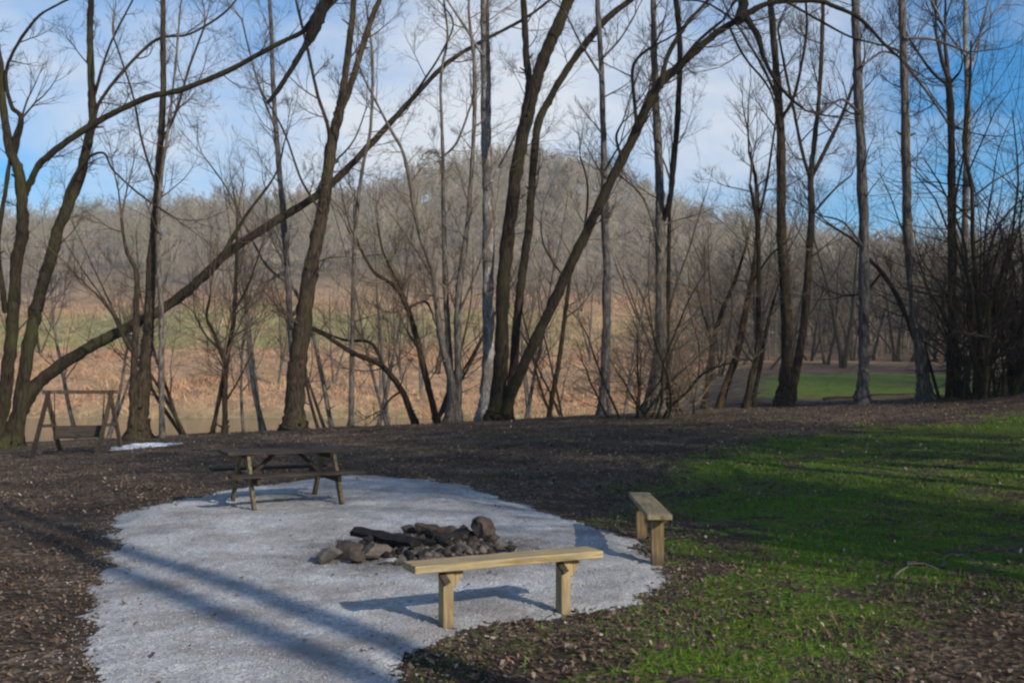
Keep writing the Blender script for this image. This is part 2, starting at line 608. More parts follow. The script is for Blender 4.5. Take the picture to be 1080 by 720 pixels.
SD = sdf(GRAVEL, AX, AY) + wob * np.clip(AY / 9, .6, 1.3)
pad_z = H(AX, AY) + np.clip(SD * .12, -.03, .028)
inside = SD > -.03
fi = inside[:-1, :-1] & inside[1:, :-1] & inside[:-1, 1:] & inside[1:, 1:]
W_ = len(gx)
jj = (np.arange(len(gy) - 1)[:, None] * W_ + np.arange(W_ - 1)[None])[fi]
Q2 = np.stack([jj, jj + 1, jj + W_ + 1, jj + W_], -1)
used = np.unique(Q2)
remap = np.full(AX.size, -1)
remap[used] = np.arange(len(used))
PV = np.stack([AX.ravel(), AY.ravel(), (pad_z + .006 * nr.standard_normal(AX.shape)).ravel()], 1)[used]
pad = fast_mesh('gravel_path', PV, remap[Q2], grmat, 4)
pad.data.shade_smooth()
tag(pad, kind='structure', label='pale grey gravel pad around the fire ring', cat='gravel')


def on_pad(x, y):
    return sdf(GRAVEL, np.atleast_1d(np.asarray(x, float)), np.atleast_1d(np.asarray(y, float)))


def gz(x, y):
    return Hs(x, y) + (.026 if on_pad(x, y)[0] > .25 else 0.0)


# loose stones on and round the pad
def pebbles(name, X, Y, S, mats_col, mat, z0):
    n = len(X)
    base = np.array([(1, 0, 0), (0, 1, 0), (-1, 0, 0), (0, -1, 0), (0, 0, .8), (0, 0, -.8)], float)
    tri = np.array([(0, 1, 4), (1, 2, 4), (2, 3, 4), (3, 0, 4), (1, 0, 5), (2, 1, 5), (3, 2, 5), (0, 3, 5)])
    a = nr.uniform(0, 6.28, n)
    ca, sa = np.cos(a), np.sin(a)
    v = base[None] * (1 + .35 * nr.standard_normal((n, 6, 3)) * .6)
    v = v * S[:, None, None]
    x = v[..., 0] * ca[:, None] - v[..., 1] * sa[:, None]
    y = v[..., 0] * sa[:, None] + v[..., 1] * ca[:, None]
    V = np.stack([x + X[:, None], y + Y[:, None], v[..., 2] * .8 + z0[:, None] + S[:, None] * .25], -1)
    o = fast_mesh(name, V.reshape(-1, 3), (tri[None] + 6 * np.arange(n)[:, None, None]).reshape(-1, 3), mat, 3)
    set_color(o.data, 'tint', np.repeat(mats_col, 6, 0))
    return o


def tint_mat(name, rough=.9, transl=0.0):
    m, nt, b = new_mat(name, rough, .15)
    a = nd(nt, 'ShaderNodeVertexColor', layer_name='tint')
    nt.links.new(a.outputs[0], b.inputs['Base Color'])
    if transl:
        t = nd(nt, 'ShaderNodeBsdfTranslucent')
        nt.links.new(a.outputs[0], t.inputs[0])
        ms = nd(nt, 'ShaderNodeMixShader')
        ms.inputs[0].default_value = transl
        nt.links.new(b.outputs[0], ms.inputs[1])
        nt.links.new(t.outputs[0], ms.inputs[2])
        nt.links.new(ms.outputs[0], nt.nodes['Material Output'].inputs[0])
    return m


n = 60000
X = nr.uniform(-7, 3, n)
Y = 4 + 14 * nr.uniform(0, 1, n) ** 1.5
s = sdf(GRAVEL, X, Y)
keep = (s > .0) | (nr.uniform(0, 1, n) < np.exp(np.minimum(s, 0) * 6) * .6)
keep &= s > -.6
X, Y, s = X[keep], Y[keep], s[keep]
S = nr.uniform(.004, .010, len(X))
g = nr.uniform(.24, .39, len(X))
col = np.stack([g, g * .99, g * nr.uniform(.93, 1.02, len(X))], 1)
peb = pebbles('gravel', X, Y, S, col, tint_mat('pebble_grey'), H(X, Y) + np.where(s > .25, .026, np.clip(s * .1, 0, .026)))
tag(peb, kind='stuff', label='loose grey gravel scattered over the pad', cat='gravel')

# ------------------------------------------------------------------ leaves and grass
n = 175000
u = nr.uniform(0, 1, n)
Y = 4.2 + 30 * u ** 1.35
X = nr.uniform(-.62, .62, n) * (Y + 1.5)
s = sdf(GRAVEL, X, Y)
ga = grass_amount(X, Y)
clump = .5 + .5 * np.sin(X * 2.1 + 1.7 * np.sin(Y * 1.3)) * np.cos(Y * 1.9 + X)
keep = np.where(s > .05, nr.uniform(0, 1, n) < .012 + .3 * np.exp(-np.maximum(s, 0) / .10), nr.uniform(0, 1, n) < np.where(ga > .75, .26 + .5 * clump ** 2, .5 + .5 * clump))
near = (np.abs(s + .5) < .7) & (X > -.9) & (Y < 10)
keep |= near & (s < 0) & (nr.uniform(0, 1, n) < .9)
X, Y, s = X[keep], Y[keep], s[keep]
n = len(X)
S = nr.uniform(.008, .022, n) * np.where(Y > 14, 1.35, 1)
a = nr.uniform(0, 6.28, n)
tilt = nr.normal(0, .45, n)
curl = nr.uniform(-.2, .7, n)
lx = np.array([-1.0, -.5, -.35, .55, .35, 1.0])
ly = np.array([0.1, -.8, .7, -.7, .85, -.1])
vx = (lx[None] + .22 * nr.standard_normal((n, 6))) * S[:, None]
vy = (ly[None] + .22 * nr.standard_normal((n, 6))) * S[:, None] * nr.uniform(.5, 1, n)[:, None]
vz = curl[:, None] * (np.abs(ly)[None] + .5 * np.abs(lx)[None]) * S[:, None] + np.sin(tilt)[:, None] * vx
x = vx * np.cos(a)[:, None] - vy * np.sin(a)[:, None] + X[:, None]
y = vx * np.sin(a)[:, None] + vy * np.cos(a)[:, None] + Y[:, None]
z = vz + (H(X, Y) + np.where(s > .2, .028, .004) + np.abs(np.sin(tilt)) * S)[:, None]
V = np.stack([x, y, z], -1).reshape(-1, 3)
tri = np.array([(0, 1, 2), (1, 3, 4), (1, 4, 2), (3, 5, 4)])
pal = np.array([(.16, .102, .062), (.23, .155, .098), (.11, .068, .042), (.32, .24, .17), (.07, .046, .032), (.20, .112, .07), (.42, .34, .26)])
wgt = np.array([.22, .16, .22, .06, .22, .10, .02])
col = pal[nr.choice(len(pal), n, p=wgt)] * nr.uniform(.7, 1.25, (n, 1))
leaves = fast_mesh('fallen_leaves', V, (tri[None] + 6 * np.arange(n)[:, None, None]).reshape(-1, 3), tint_mat('leaf_brown', .85, .15), 3)
set_color(leaves.data, 'tint', np.repeat((col * .82 + col.mean(1, keepdims=True) * .18) * .88, 6, 0))
tag(leaves, kind='stuff', label='brown fallen leaves strewn over the clearing', cat='leaves')

n = 120000
Y = 4.3 + 24 * nr.uniform(0, 1, n) ** 1.5
X = nr.uniform(-.12, .62, n) * (Y + 1.2)
s = sdf(GRAVEL, X, Y)
ga = grass_amount(X, Y)
patch = .5 + .32 * np.sin(X * 1.7 + 2 * np.sin(Y * .8)) + .25 * np.sin(Y * 2.3 - X * 1.1) + .2 * nr.standard_normal(n)
keep = (s < -.04) & (ga * .7 + patch * .9 > 1.0)
near = (s < -.02) & (s > -.5) & (X > -.8) & (Y < 9) & (nr.uniform(0, 1, n) < .30)
keep |= near
X, Y = X[keep], Y[keep]
n = len(X)
hgt = nr.uniform(.012, .05, n) * nr.choice([.7, 1, 1.7], n, p=[.5, .4, .1])
wd = nr.uniform(.003, .006, n) * np.clip(Y / 7, 1, 2.5)
a = nr.uniform(0, 6.28, n)
le = nr.normal(0, .025, (n, 2))
bz = H(X, Y)
p0 = np.stack([X - wd * np.cos(a), Y - wd * np.sin(a), bz - .005], 1)
p1 = np.stack([X + wd * np.cos(a), Y + wd * np.sin(a), bz - .005], 1)
p2 = np.stack([X + le[:, 0], Y + le[:, 1], bz + hgt], 1)
V = np.stack([p0, p1, p2], 1).reshape(-1, 3)
gp = np.array([(.06, .165, .008), (.09, .22, .012), (.04, .11, .008), (.15, .22, .02), (.20, .18, .07)])
col = gp[nr.choice(5, n, p=[.30, .22, .2, .16, .12])] * nr.uniform(.8, 1.2, (n, 1))
gr = fast_mesh('grass', V, np.arange(3 * n).reshape(-1, 3), tint_mat('grass_blade', .7, .3), 3)
set_color(gr.data, 'tint', np.repeat(col, 3, 0))
tag(gr, kind='stuff', label='short green grass growing through the leaves', cat='grass')

# ------------------------------------------------------------------ river
wm, nt, b = new_mat('river_water', .12, .5)
b.inputs['Base Color'].default_value = (.075, .085, .045, 1)
bump(nt, b, noise(nt, coords(nt, (1, 2, 1)), 1.4, 3), .25, .05)
mb = MB()
xsr = np.linspace(-260, 60, 40)
ysr = np.linspace(50, 94, 8)
vv = [(x_, y_, -1.25) for y_ in ysr for x_ in xsr]
mb.add(vv, [(j * 40 + i, j * 40 + i + 1, (j + 1) * 40 + i + 1, (j + 1) * 40 + i) for j in range(7) for i in range(39)])
tag(mb.build('river', wm), kind='structure', label='narrow greenish river below the crest', cat='river')

# ------------------------------------------------------------------ trees


def rot_about(d, ax, ang):
    return (Matrix.Rotation(ang, 3, ax) @ d)


def perp(d):
    a = Vector((rnd.gauss(0, 1), rnd.gauss(0, 1), rnd.gauss(0, 1)))
    a = a - d * a.dot(d)
    return a.normalized() if a.length > 1e-4 else Vector((1, 0, 0))


def grow(mb, p, d, L, r, level, maxl, up=.10, kids=(6, 5, 4), wander=.16):
    nseg = (6, 5, 4, 3)[min(level, 3)]
    P, Rr = [tuple(p)], [r]
    pts = [(Vector(p), d.copy())]
    q = Vector(p)
    for i in range(nseg):
        d = (d + perp(d) * rnd.uniform(0, wander * 1.6) + Vector((0, 0, up))).normalized()
        q = q + d * (L / nseg)
        P.append(tuple(q))
        Rr.append(r * (1 - .85 * (i + 1) / nseg) + .0012)
        pts.append((q.copy(), d.copy()))
    mb.tube(P, Rr, 5 if level == 0 else 3, cap=False)
    if level < maxl:
        for k in range(kids[min(level, len(kids) - 1)]):
            t = rnd.uniform(.18, 1.0) * nseg
            i = min(int(t), nseg - 1)
            a, b_ = pts[i][0], pts[i + 1][0]
            s0 = a.lerp(b_, t - i)
            nd_ = rot_about(pts[i + 1][1], perp(pts[i + 1][1]), R(rnd.uniform(22, 58)))
            f = 1 - .5 * t / nseg
            grow(mb, s0, nd_, L * rnd.uniform(.38, .62) * (.6 + .5 * f), max(r * .5 * f, .003), level + 1, maxl, up, kids, wander)


def smooth_path(P, W, n):
    """Catmull-Rom through P (list of Vectors) with widths W"""
    out, ow = [], []
    m = len(P)
    for i in range(m - 1):
        p0, p1, p2, p3 = P[max(i - 1, 0)], P[i], P[i + 1], P[min(i + 2, m - 1)]
        for k in range(n):
            t = k / n
            out.append(.5 * ((2 * p1) + (p2 - p0) * t + (2 * p0 - 5 * p1 + 4 * p2 - p3) * t * t + (3 * p1 - p0 - 3 * p2 + p3) * t ** 3))
            ow.append(W[i] * (1 - t) + W[i + 1] * t)
    out.append(P[-1])
    ow.append(W[-1])
    return out, ow


def traced_tree(name, depth, stems, label, bk='brown', tw='brown', twig=1.0, cat='tree', group=None, maxl=2, zmin=2.6, tiplen=5.0, tlen=1.0):
    """stems: list of dict(p=[(px,row,width)], root=bool, dy=depth drift at the tip, ext=metres beyond the frame)"""
    p0 = stems[0]['p'][0]
    hp = hit(p0[0], p0[1] + 2, 10)
    if depth < 32:
        depth = min(max(hp.y, 17), 32.5)
    bx = pt(p0[0], p0[1], depth).x
    base = Vector((bx, depth, Hs(bx, depth)))
    t = empty(name, base)
    tag(t, label, cat, group)
    crown = MB()
    got = False
    for st in stems:
        pp = st['p']
        dy0, dy1 = st.get('d0', 0.0), st.get('dy', 0.0)
        m = len(pp)
        P, W = [], []
        for i, (px, row, w) in enumerate(pp):
            Y = depth + dy0 + (dy1 - dy0) * i / (m - 1)
            P.append(pt(px, row, Y))
            W.append(w * .365 / F * Y)
        root = st.get('root', False)
        if root:
            g = Hs(P[0].x, P[0].y)
            P[0].z = g + .02
            fl = st.get('flare', 1.5)
            P.insert(0, Vector((P[0].x, P[0].y, g - .35)))
            W.insert(0, W[0] * (1 + (fl - 1) * .9))
            if W[1] > .06 and P[2].z - P[1].z > 1.0:
                k_ = .45 / (P[2].z - P[1].z)
                P.insert(2, P[1].lerp(P[2], k_))
                W.insert(2, W[1] * .72 + W[2] * .28 if W[2] < W[1] else W[1])
                W[1] *= 1.4
        ext = st.get('ext', 0.0)
        if ext:
            d = (P[-1] - P[-2]).normalized()
            q = P[-1]
            w = W[-1]
            for k in range(4):
                d = (d + Vector((rnd.uniform(-.12, .12), rnd.uniform(-.12, .12), .12))).normalized()
                q = q + d * ext / 4
                P.append(q)
                W.append(w * (1 - (k + 1) / 4.3))
        Q_, Wq = smooth_path(P, W, 8)
        mbs = MB()
        big = max(W) > .07
        kn = [1 + .04 * math.sin(i * .8 + pp[0][0]) + rnd.uniform(-.02, .02) for i in range(len(Q_))]
        for i in range(1, len(Q_)):
            Q_[i] = Q_[i] + Vector((rnd.gauss(0, 1), rnd.gauss(0, 1), 0)) * Wq[i] * .045
        mbs.tube([tuple(q) for q in Q_], [w * k for w, k in zip(Wq, kn)], 14 if big else 7, rough=.075 if big else .03)
        if big:
            for _k in range(rnd.randint(2, 5)):
                i = rnd.randint(len(Q_) // 5, len(Q_) - 2)
                if Wq[i] < .05:
                    continue
                dv = rot_about((Q_[i + 1] - Q_[i]).normalized(), perp((Q_[i + 1] - Q_[i]).normalized()), R(rnd.uniform(40, 75)))
                ln_ = Wq[i] + rnd.uniform(.06, .3)
                mbs.tube([tuple(Q_[i]), tuple(Q_[i] + dv * ln_ * .7), tuple(Q_[i] + dv * ln_)], [Wq[i] * .42, Wq[i] * .24, Wq[i] * .16], 7)
        mbs.build('trunk' if root else 'limb', BARK[st.get('bk', bk)], t, base, smooth=True)
        # side branches
        dens = st.get('tw', 1.0) * twig * 1.15
        if dens <= 0:
            continue
        acc = 0
        step = .62 / dens
        total = sum((Q_[i + 1] - Q_[i]).length for i in range(len(Q_) - 1))
        run = 0
        for i in range(len(Q_) - 1):
            seg = Q_[i + 1] - Q_[i]
            run += seg.length
            acc += seg.length
            if Q_[i].z < base.z + zmin and run < total * .45:
                acc = 0
                continue
            while acc > step:
                acc -= step * rnd.uniform(.6, 1.5)
                d = rot_about(seg.normalized(), perp(seg.normalized()), R(rnd.uniform(35, 75)))
                rr = min(Wq[i] * .5, rnd.uniform(.010, .032))
                L = tlen * rnd.uniform(.8, 2.4) * (.6 + 14 * rr)
                grow(crown, Q_[i], d, L, rr, 1 if rr < .018 else 0, maxl + 1, up=rnd.uniform(.0, .14))
                got = True
        # tip spray
        for k in range(2):
            d = (Q_[-1] - Q_[-2]).normalized()
            grow(crown, Q_[-1], rot_about(d, perp(d), R(rnd.uniform(5, 30))), rnd.uniform(.6, 1.0) * min(tiplen, 40 * Wq[-1] + 1.2), max(Wq[-1] * .8, .006), 0, 2)
            got = True
    if got:
        crown.build('crown', TWIG[tw], t, base)
    return t


S_ = lambda p, **k: dict(p=p, **k)

# the leaning cluster at the near left edge of the clearing
traced_tree('leaning_tree', 20, [
    S_([(6, 462, 25.2), (27, 422, 20.2), (53, 393, 17.6), (100, 363, 16), (140, 343, 15.1), (180, 320, 14.3), (213, 293, 13.4), (240, 267, 12.6), (283, 238, 11.8), (333, 207, 10.9), (360, 184, 10.1), (393, 150, 9.24), (427, 113, 7.56), (470, 68, 6.72), (510, 43, 5.46), (553, 20, 4.2), (580, 0, 3.36)], root=True, dy=3, ext=2, bk='mossy', flare=1.35),
    S_([(230, 277, 7.56), (250, 243, 5.88), (263, 222, 4.2), (290, 185, 2.94), (300, 150, 2.1)], d0=1, dy=.5),
    S_([(332, 208, 4.2), (345, 180, 3.36), (372, 150, 2.52), (385, 118, 1.68)], d0=2, dy=3),
    S_([(433, 105, 4.2), (447, 85, 3.36), (466, 55, 2.94), (478, 24, 2.52), (462, 0, 1.68)], d0=2.2, dy=1.2),
], 'long mossy trunk leaning low across the clearing from its base by the swing', 'mossy', 'dark', twig=.55)
traced_tree('forked_tree', 19, [
    S_([(-6, 468, 21.8), (4, 420, 18.5), (12, 357, 16.8), (17, 280, 16.8), (24, 240, 16), (20, 183, 15.1), (10, 157, 12.6), (3, 110, 10.1), (0, 67, 8.4), (-8, 20, 6.72)], root=True, dy=-1, ext=3),
    S_([(26, 205, 10.9), (33, 190, 9.24), (45, 170, 9.24), (90, 136, 9.24), (150, 105, 8.4), (190, 95, 7.56), (240, 75, 7.56), (290, 48, 6.72), (322, 32, 6.72), (345, 10, 5.04), (372, -18, 4.2)], d0=0, dy=-2, ext=1.5),
    S_([(15, 165, 8.4), (22, 125, 7.56), (12, 112, 5.88), (6, 80, 5.04), (14, 55, 4.2), (30, 30, 4.2), (45, 14, 3.36), (75, -2, 2.94)], d0=-.5, dy=-1.5, bk='dark'),
    S_([(6, 330, 7.56), (-2, 260, 6.72), (6, 200, 5.88), (14, 150, 5.04), (22, 126, 4.2)], d0=-.3, dy=-.8, bk='dark', tw=.3),
    S_([(322, 31, 7.56), (338, 12, 14.3), (348, -6, 16.8)], d0=-2, dy=-2.4, bk='black', tw=0),
    S_([(342, 4, 16), (333, 26, 20.2), (326, 42, 12.6), (321, 50, 8.4), (308, 72, 7.56), (292, 97, 6.72), (282, 109, 5.04)], d0=-2.3, dy=-2.6, bk='black', tw=0),
], 'mossy tree cut by the picture edge, with a long arching upper limb', 'mossy', 'dark', twig=.55)
traced_tree('curving_tree', 20.5, [
    S_([(17, 440, 20.2), (28, 380, 18.5), (35, 343, 17.6), (43, 307, 16.8), (55, 267, 16.8), (62, 240, 16), (83, 190, 14.3), (95, 140, 12.6), (98, 123, 11.8), (96, 83, 10.1), (95, 33, 9.24), (96, 0, 9.24)], root=True, dy=.8, ext=4, flare=1.3),
    S_([(97, 135, 5.88), (105, 108, 5.04), (130, 75, 4.62), (165, 42, 4.2), (200, 36, 3.36), (235, 15, 3.36), (252, -4, 2.52)], d0=.4, dy=1.8),
    S_([(64, 235, 5.88), (70, 205, 5.88), (82, 180, 5.04), (95, 165, 4.2), (110, 162, 3.36), (120, 180, 2.94), (150, 207, 2.94), (185, 230, 2.1)], d0=.3, dy=-.8),
    S_([(100, 100, 4.2), (115, 50, 3.36), (140, 0, 2.52)], d0=.6, dy=0, ext=1.5),
], 'tree curving upward between the leaning trunk and the picture edge, mossy bark', 'mossy', 'dark', twig=.55)
traced_tree('two_stemmed_tree', 30, [
    S_([(146, 455, 32), (150, 410, 20), (156, 353, 15), (160, 273, 13), (164, 235, 12), (168, 167, 10), (172, 110, 9), (172, 50, 8), (172, 0, 7)], root=True, dy=1, ext=4),
    S_([(140, 454, 15), (141, 407, 11), (143, 340, 9), (144, 290, 7), (133, 263, 5), (128, 230, 4)], root=True, d0=-.3, dy=-1.5),
    S_([(142, 375, 6), (130, 355, 5), (118, 330, 4), (100, 308, 3)], d0=-.6, dy=-1.8),
    S_([(170, 150, 5), (185, 120, 4), (200, 70, 3.5), (215, 30, 3)], d0=.5, dy=2),
    S_([(166, 200, 4), (150, 150, 3.5), (140, 100, 3), (120, 40, 2.5)], d0=.5, dy=-1),
], 'tree behind the swing with thick flared mossy base dividing into two stems', 'brown', 'brown', twig=.7)
traced_tree('slender_tree', 32, [
    S_([(171, 456, 8), (170, 390, 7.5), (170, 323, 7), (167, 273, 6), (169, 200, 5), (178, 130, 4), (186, 60, 3), (190, 10, 2.5)], root=True, dy=1, ext=2)],
    'straight slender pale trunk standing just past the flared mossy base', 'grey', 'brown', twig=.6)
traced_tree('forked_sapling', 33, [
    S_([(237, 452, 8), (238, 390, 7.5), (246, 340, 6.5), (249, 290, 5), (250, 230, 3)], root=True, dy=.5),
    S_([(224, 453, 6), (233, 410, 6), (237, 385, 5)], root=True, d0=.3, dy=.1, tw=.3),
    S_([(238, 385, 6), (226, 352, 5), (218, 335, 4), (222, 310, 3)], dy=-1),
    S_([(240, 420, 3.5), (252, 400, 3), (266, 372, 2)], dy=1),
    S_([(236, 372, 4), (216, 352, 3), (205, 330, 2.4)], dy=1.5),
    S_([(246, 330, 4), (262, 300, 3), (275, 262, 2)], dy=-1),
], 'small dark sapling dividing from two stems in open ground, short spreading branches', 'dark', 'brown', twig=1.3, zmin=1.2)
traced_tree('stout_tree', 27, [
    S_([(310, 450, 31), (313, 390, 27), (320, 340, 24), (328, 283, 21), (337, 240, 19), (344, 200, 17), (350, 150, 16), (358, 118, 14), (362, 95, 11), (370, 33, 9), (373, 0, 8)], root=True, dy=.5, ext=4, flare=1.6),
    S_([(357, 118, 11), (367, 98, 10), (380, 57, 9), (393, 17, 8), (403, -6, 7)], d0=.3, dy=1.5, ext=4),
    S_([(348, 150, 6), (345, 130, 5.5), (335, 100, 5), (324, 50, 4.5), (314, 8, 4)], d0=.3, dy=-1, ext=2),
    S_([(340, 225, 4), (318, 190, 3.4), (300, 140, 3), (278, 100, 2)], dy=1.4),
], 'stout dark brown trunk with flared base, forking high above the picnic table', 'brown', 'brown', twig=.6, zmin=4)
traced_tree('grey_tree', 35, [
    S_([(321, 452, 9), (309, 380, 9), (304, 300, 9), (300, 240, 8.5), (292, 150, 7.5), (288, 90, 6.5), (286, 30, 5.5), (284, 0, 5)], root=True, dy=1, ext=4),
    S_([(292, 140, 4), (270, 80, 3), (255, 20, 2.5)], dy=2)],
    'grey trunk half hidden behind the stout dark trunk, leaning slightly outward', 'slate', 'grey', twig=.7, zmin=5)
traced_tree('leaning_sapling', 36, [
    S_([(350, 450, 7), (332, 360, 5.5), (318, 320, 5)], root=True, dy=.6, tw=.2),
    S_([(318, 320, 5), (303, 340, 4)], d0=.6, dy=.8, tw=0),
    S_([(318, 320, 5), (300, 290, 4.5), (283, 297, 2.5)], d0=.6, dy=0, tw=.5),
    S_([(306, 300, 4.5), (283, 282, 4), (267, 255, 3.4), (240, 200, 2.5), (215, 165, 2)], d0=.3, dy=-2)],
    'thin pale sapling leaning away behind the stout dark trunk', 'grey', 'grey', twig=.8)
traced_tree('slender_tree', 33, [
    S_([(370, 447, 7.5), (371, 400, 7), (372, 340, 6.5), (375, 240, 6), (382, 180, 5), (391, 133, 4.5), (393, 67, 4), (388, 20, 3)], root=True, dy=1, ext=2)],
    'straight thin pale trunk rising alone beyond the picnic table seat', 'grey', 'brown', twig=.6)
traced_tree('arched_tree', 34, [
    S_([(438, 445, 9), (424, 412, 8.5), (402, 385, 8), (372, 372, 7), (340, 352, 5), (318, 344, 3)], root=True, dy=-1.5, flare=1.2),
    S_([(405, 388, 5), (392, 362, 4.5), (362, 358, 4), (330, 345, 2.6)], d0=-.5, dy=.6),
    S_([(424, 412, 4), (412, 420, 3.5), (404, 432, 3)], d0=-.3, dy=-1, tw=.3),
], 'dead arched trunk bowing down toward the ground near the crest', 'dark', 'brown', twig=1.2, zmin=.6)
traced_tree('bowed_tree', 35, [
    S_([(461, 443, 10), (448, 393, 9), (437, 347, 8), (421, 307, 7), (395, 287, 5), (380, 262, 3.5)], root=True, dy=-1, flare=1.2),
    S_([(437, 347, 6), (425, 310, 5), (405, 268, 3.6), (398, 235, 2.4)], dy=1),
    S_([(455, 420, 4), (447, 380, 3.4), (430, 350, 3)], dy=1, tw=.6),
    S_([(430, 325, 5), (448, 318, 4), (456, 330, 3)], dy=1, tw=.6),
], 'bowed brown tree curving outward beside the clustered pale stems', 'reddish', 'tan', twig=1.4, zmin=1)
traced_tree('clump_tree', 31, [
    S_([(474, 442, 15), (477, 407, 11), (464, 350, 9), (457, 290, 8), (441, 240, 6.5), (427, 167, 5), (410, 133, 4), (385, 85, 3)], root=True, dy=-1.5, ext=2),
    S_([(478, 442, 14), (474, 373, 9), (470, 307, 8), (468, 240, 6.5), (467, 160, 5), (465, 83, 4), (472, 40, 3.4), (468, 0, 3)], root=True, d0=.2, dy=1.2, ext=2),
    S_([(482, 442, 15), (483, 383, 11), (483, 323, 10), (488, 273, 9), (493, 238, 7), (500, 133, 6), (500, 67, 5), (495, 20, 4)], root=True, d0=.1, dy=0, ext=3),
    S_([(467, 165, 4), (482, 150, 3.6), (497, 110, 3)], d0=.8, dy=1.5),
    S_([(484, 330, 4), (505, 280, 3), (520, 230, 2.4)], dy=-1),
    S_([(458, 295, 4), (438, 262, 3), (420, 236, 2.4)], dy=1),
], 'clump of several pale slim stems fanning from one base beside the sycamore', 'grey', 'tan', twig=1.0, zmin=3)
traced_tree('pale_sycamore', 34, [
    S_([(510, 438, 22), (514, 400, 17.5), (515, 340, 17), (515, 240, 16.5), (513, 150, 15), (512, 70, 14), (511, 0, 12)], root=True, dy=.5, ext=6),
    S_([(510, 60, 5), (488, 25, 4), (465, -10, 3)], dy=1.5),
    S_([(513, 200, 3.5), (540, 150, 3), (556, 110, 2)], dy=2),
], 'straight pale grey sycamore trunk immediately behind the dark triple trunk', 'pale', 'grey', twig=.5, zmin=7)
traced_tree('triple_trunk_tree', 27, [
    S_([(523, 441, 27), (529, 373, 20), (530, 307, 19), (535, 257, 19), (546, 173, 18), (556, 122, 19), (564, 90, 18), (574, 60, 18), (590, 24, 17), (601, -4, 16)], root=True, d0=-.2, dy=.5, ext=5, flare=1.6),
    S_([(550, 140, 12), (556, 105, 11), (558, 85, 10.5), (555, 60, 10), (552, -4, 9)], d0=.3, dy=1, ext=4, bk='dark'),
    S_([(534, 440, 18), (541, 390, 12), (547, 323, 12), (553, 273, 12), (558, 238, 12), (563, 167, 11), (568, 130, 12), (578, 108, 11), (594, 80, 10), (620, 43, 10), (643, 17, 9), (668, -2, 8)], root=True, d0=.3, dy=2.0, ext=3, bk='dark'),
    S_([(532, 437, 20), (537, 423, 15), (553, 383, 15), (577, 333, 15), (600, 283, 15), (621, 240, 14), (643, 193, 14), (667, 147, 14), (693, 92, 14), (713, 73, 12), (725, 62, 11), (753, 37, 10), (783, 18, 9), (813, 3, 8), (860, 1, 7), (880, 7, 6), (907, 20, 5), (933, 47, 4.5), (952, 64, 3)], root=True, d0=-.3, dy=-3, flare=1.3),
    S_([(655, 165, 5), (650, 145, 4), (656, 130, 3)], d0=-1.5, dy=-2, tw=.2),
    S_([(672, 138, 6), (669, 105, 5), (667, 75, 5), (674, 60, 4.5), (690, 48, 4)], d0=-1.6, dy=-2.6),
    S_([(697, 92, 8), (704, 60, 7), (722, 28, 6), (740, 8, 5)], d0=-1.8, dy=-1.0, ext=1.5),
    S_([(715, 72, 6), (735, 45, 5), (762, 22, 4)], d0=-1.9, dy=-2.8),
    S_([(779, 22, 14), (784, 4, 15), (780, -25, 13)], d0=-2.4, dy=-1.8, bk='black', tw=.3, ext=1.5),
    S_([(785, 16, 9), (799, 38, 9), (806, 62, 6), (818, 85, 5), (833, 103, 4.4), (850, 117, 3)], d0=-2.4, dy=-2.9, bk='black', tw=.4),
    S_([(830, 2, 4), (870, 25, 3.5), (900, 40, 3), (940, 50, 2)], d0=-2.5, dy=-1.5),
    S_([(770, 30, 4), (785, 60, 3.4), (812, 95, 3), (824, 140, 2)], d0=-2.3, dy=-1.5),
    S_([(720, 0, 3), (745, 3, 3), (775, 22, 3)], d0=-1.8, dy=-2.3, tw=.6),
], 'dark triple trunked tree in the middle, one trunk slanting far over', 'dark', 'dark', twig=.6, zmin=5)
traced_tree('thin_leaning_tree', 33, [
    S_([(579, 438, 7.5), (584, 410, 7), (590, 378, 6.5), (597, 323, 6), (603, 283, 5), (614, 255, 4), (620, 200, 3), (612, 165, 2)], root=True, dy=1),
    S_([(600, 300, 3), (575, 262, 2.5), (570, 235, 2)], dy=1.5)],
    'thin dark tree leaning gently in the gap under the slanting trunk', 'dark', 'brown', twig=.9)
traced_tree('banded_tree', 29, [
    S_([(637, 432, 17), (639, 373, 13), (640, 290, 12), (638, 233, 11), (637, 167, 9), (634, 67, 8), (630, 0, 7)], root=True, dy=.5, ext=4),
    S_([(637, 60, 4), (655, 40, 3), (670, 15, 2.4)], dy=1.5),
    S_([(634, 80, 4), (612, 45, 3), (596, 12, 2.4)], dy=-1),
    S_([(638, 180, 3), (655, 150, 2.5)], dy=-1),
], 'straight greyish brown trunk with a pale band near its foot', 'slate', 'brown', twig=.5, zmin=5)
bandt = pt(638, 395, [o for o in bpy.data.objects if o.name.startswith('banded_tree')][0].location.y + .1)
traced_tree('vine_tree', 28, [
    S_([(692, 430, 22), (696, 380, 17), (697, 340, 16), (696, 240, 14), (696, 200, 13), (693, 133, 11), (690, 60, 9), (689, 0, 8)], root=True, dy=.5, ext=4),
    S_([(699, 232, 9), (706, 213, 8), (711, 167, 8), (715, 117, 8.5), (717, 50, 8), (713, 0, 8), (711, -30, 7)], d0=.2, dy=-1.5, bk='black', ext=1.5, tw=.35),
    S_([(706, 430, 9), (704, 380, 8), (705, 300, 6), (706, 240, 5), (707, 190, 4)], root=True, d0=.3, dy=.6, bk='dark', tw=.8),
    S_([(697, 265, 4), (680, 212, 3.4), (660, 190, 2.4)], dy=1),
], 'tall tree with a dark hanging vine limb beside it, rising out of brush', 'grey', 'brown', twig=.6, zmin=4)
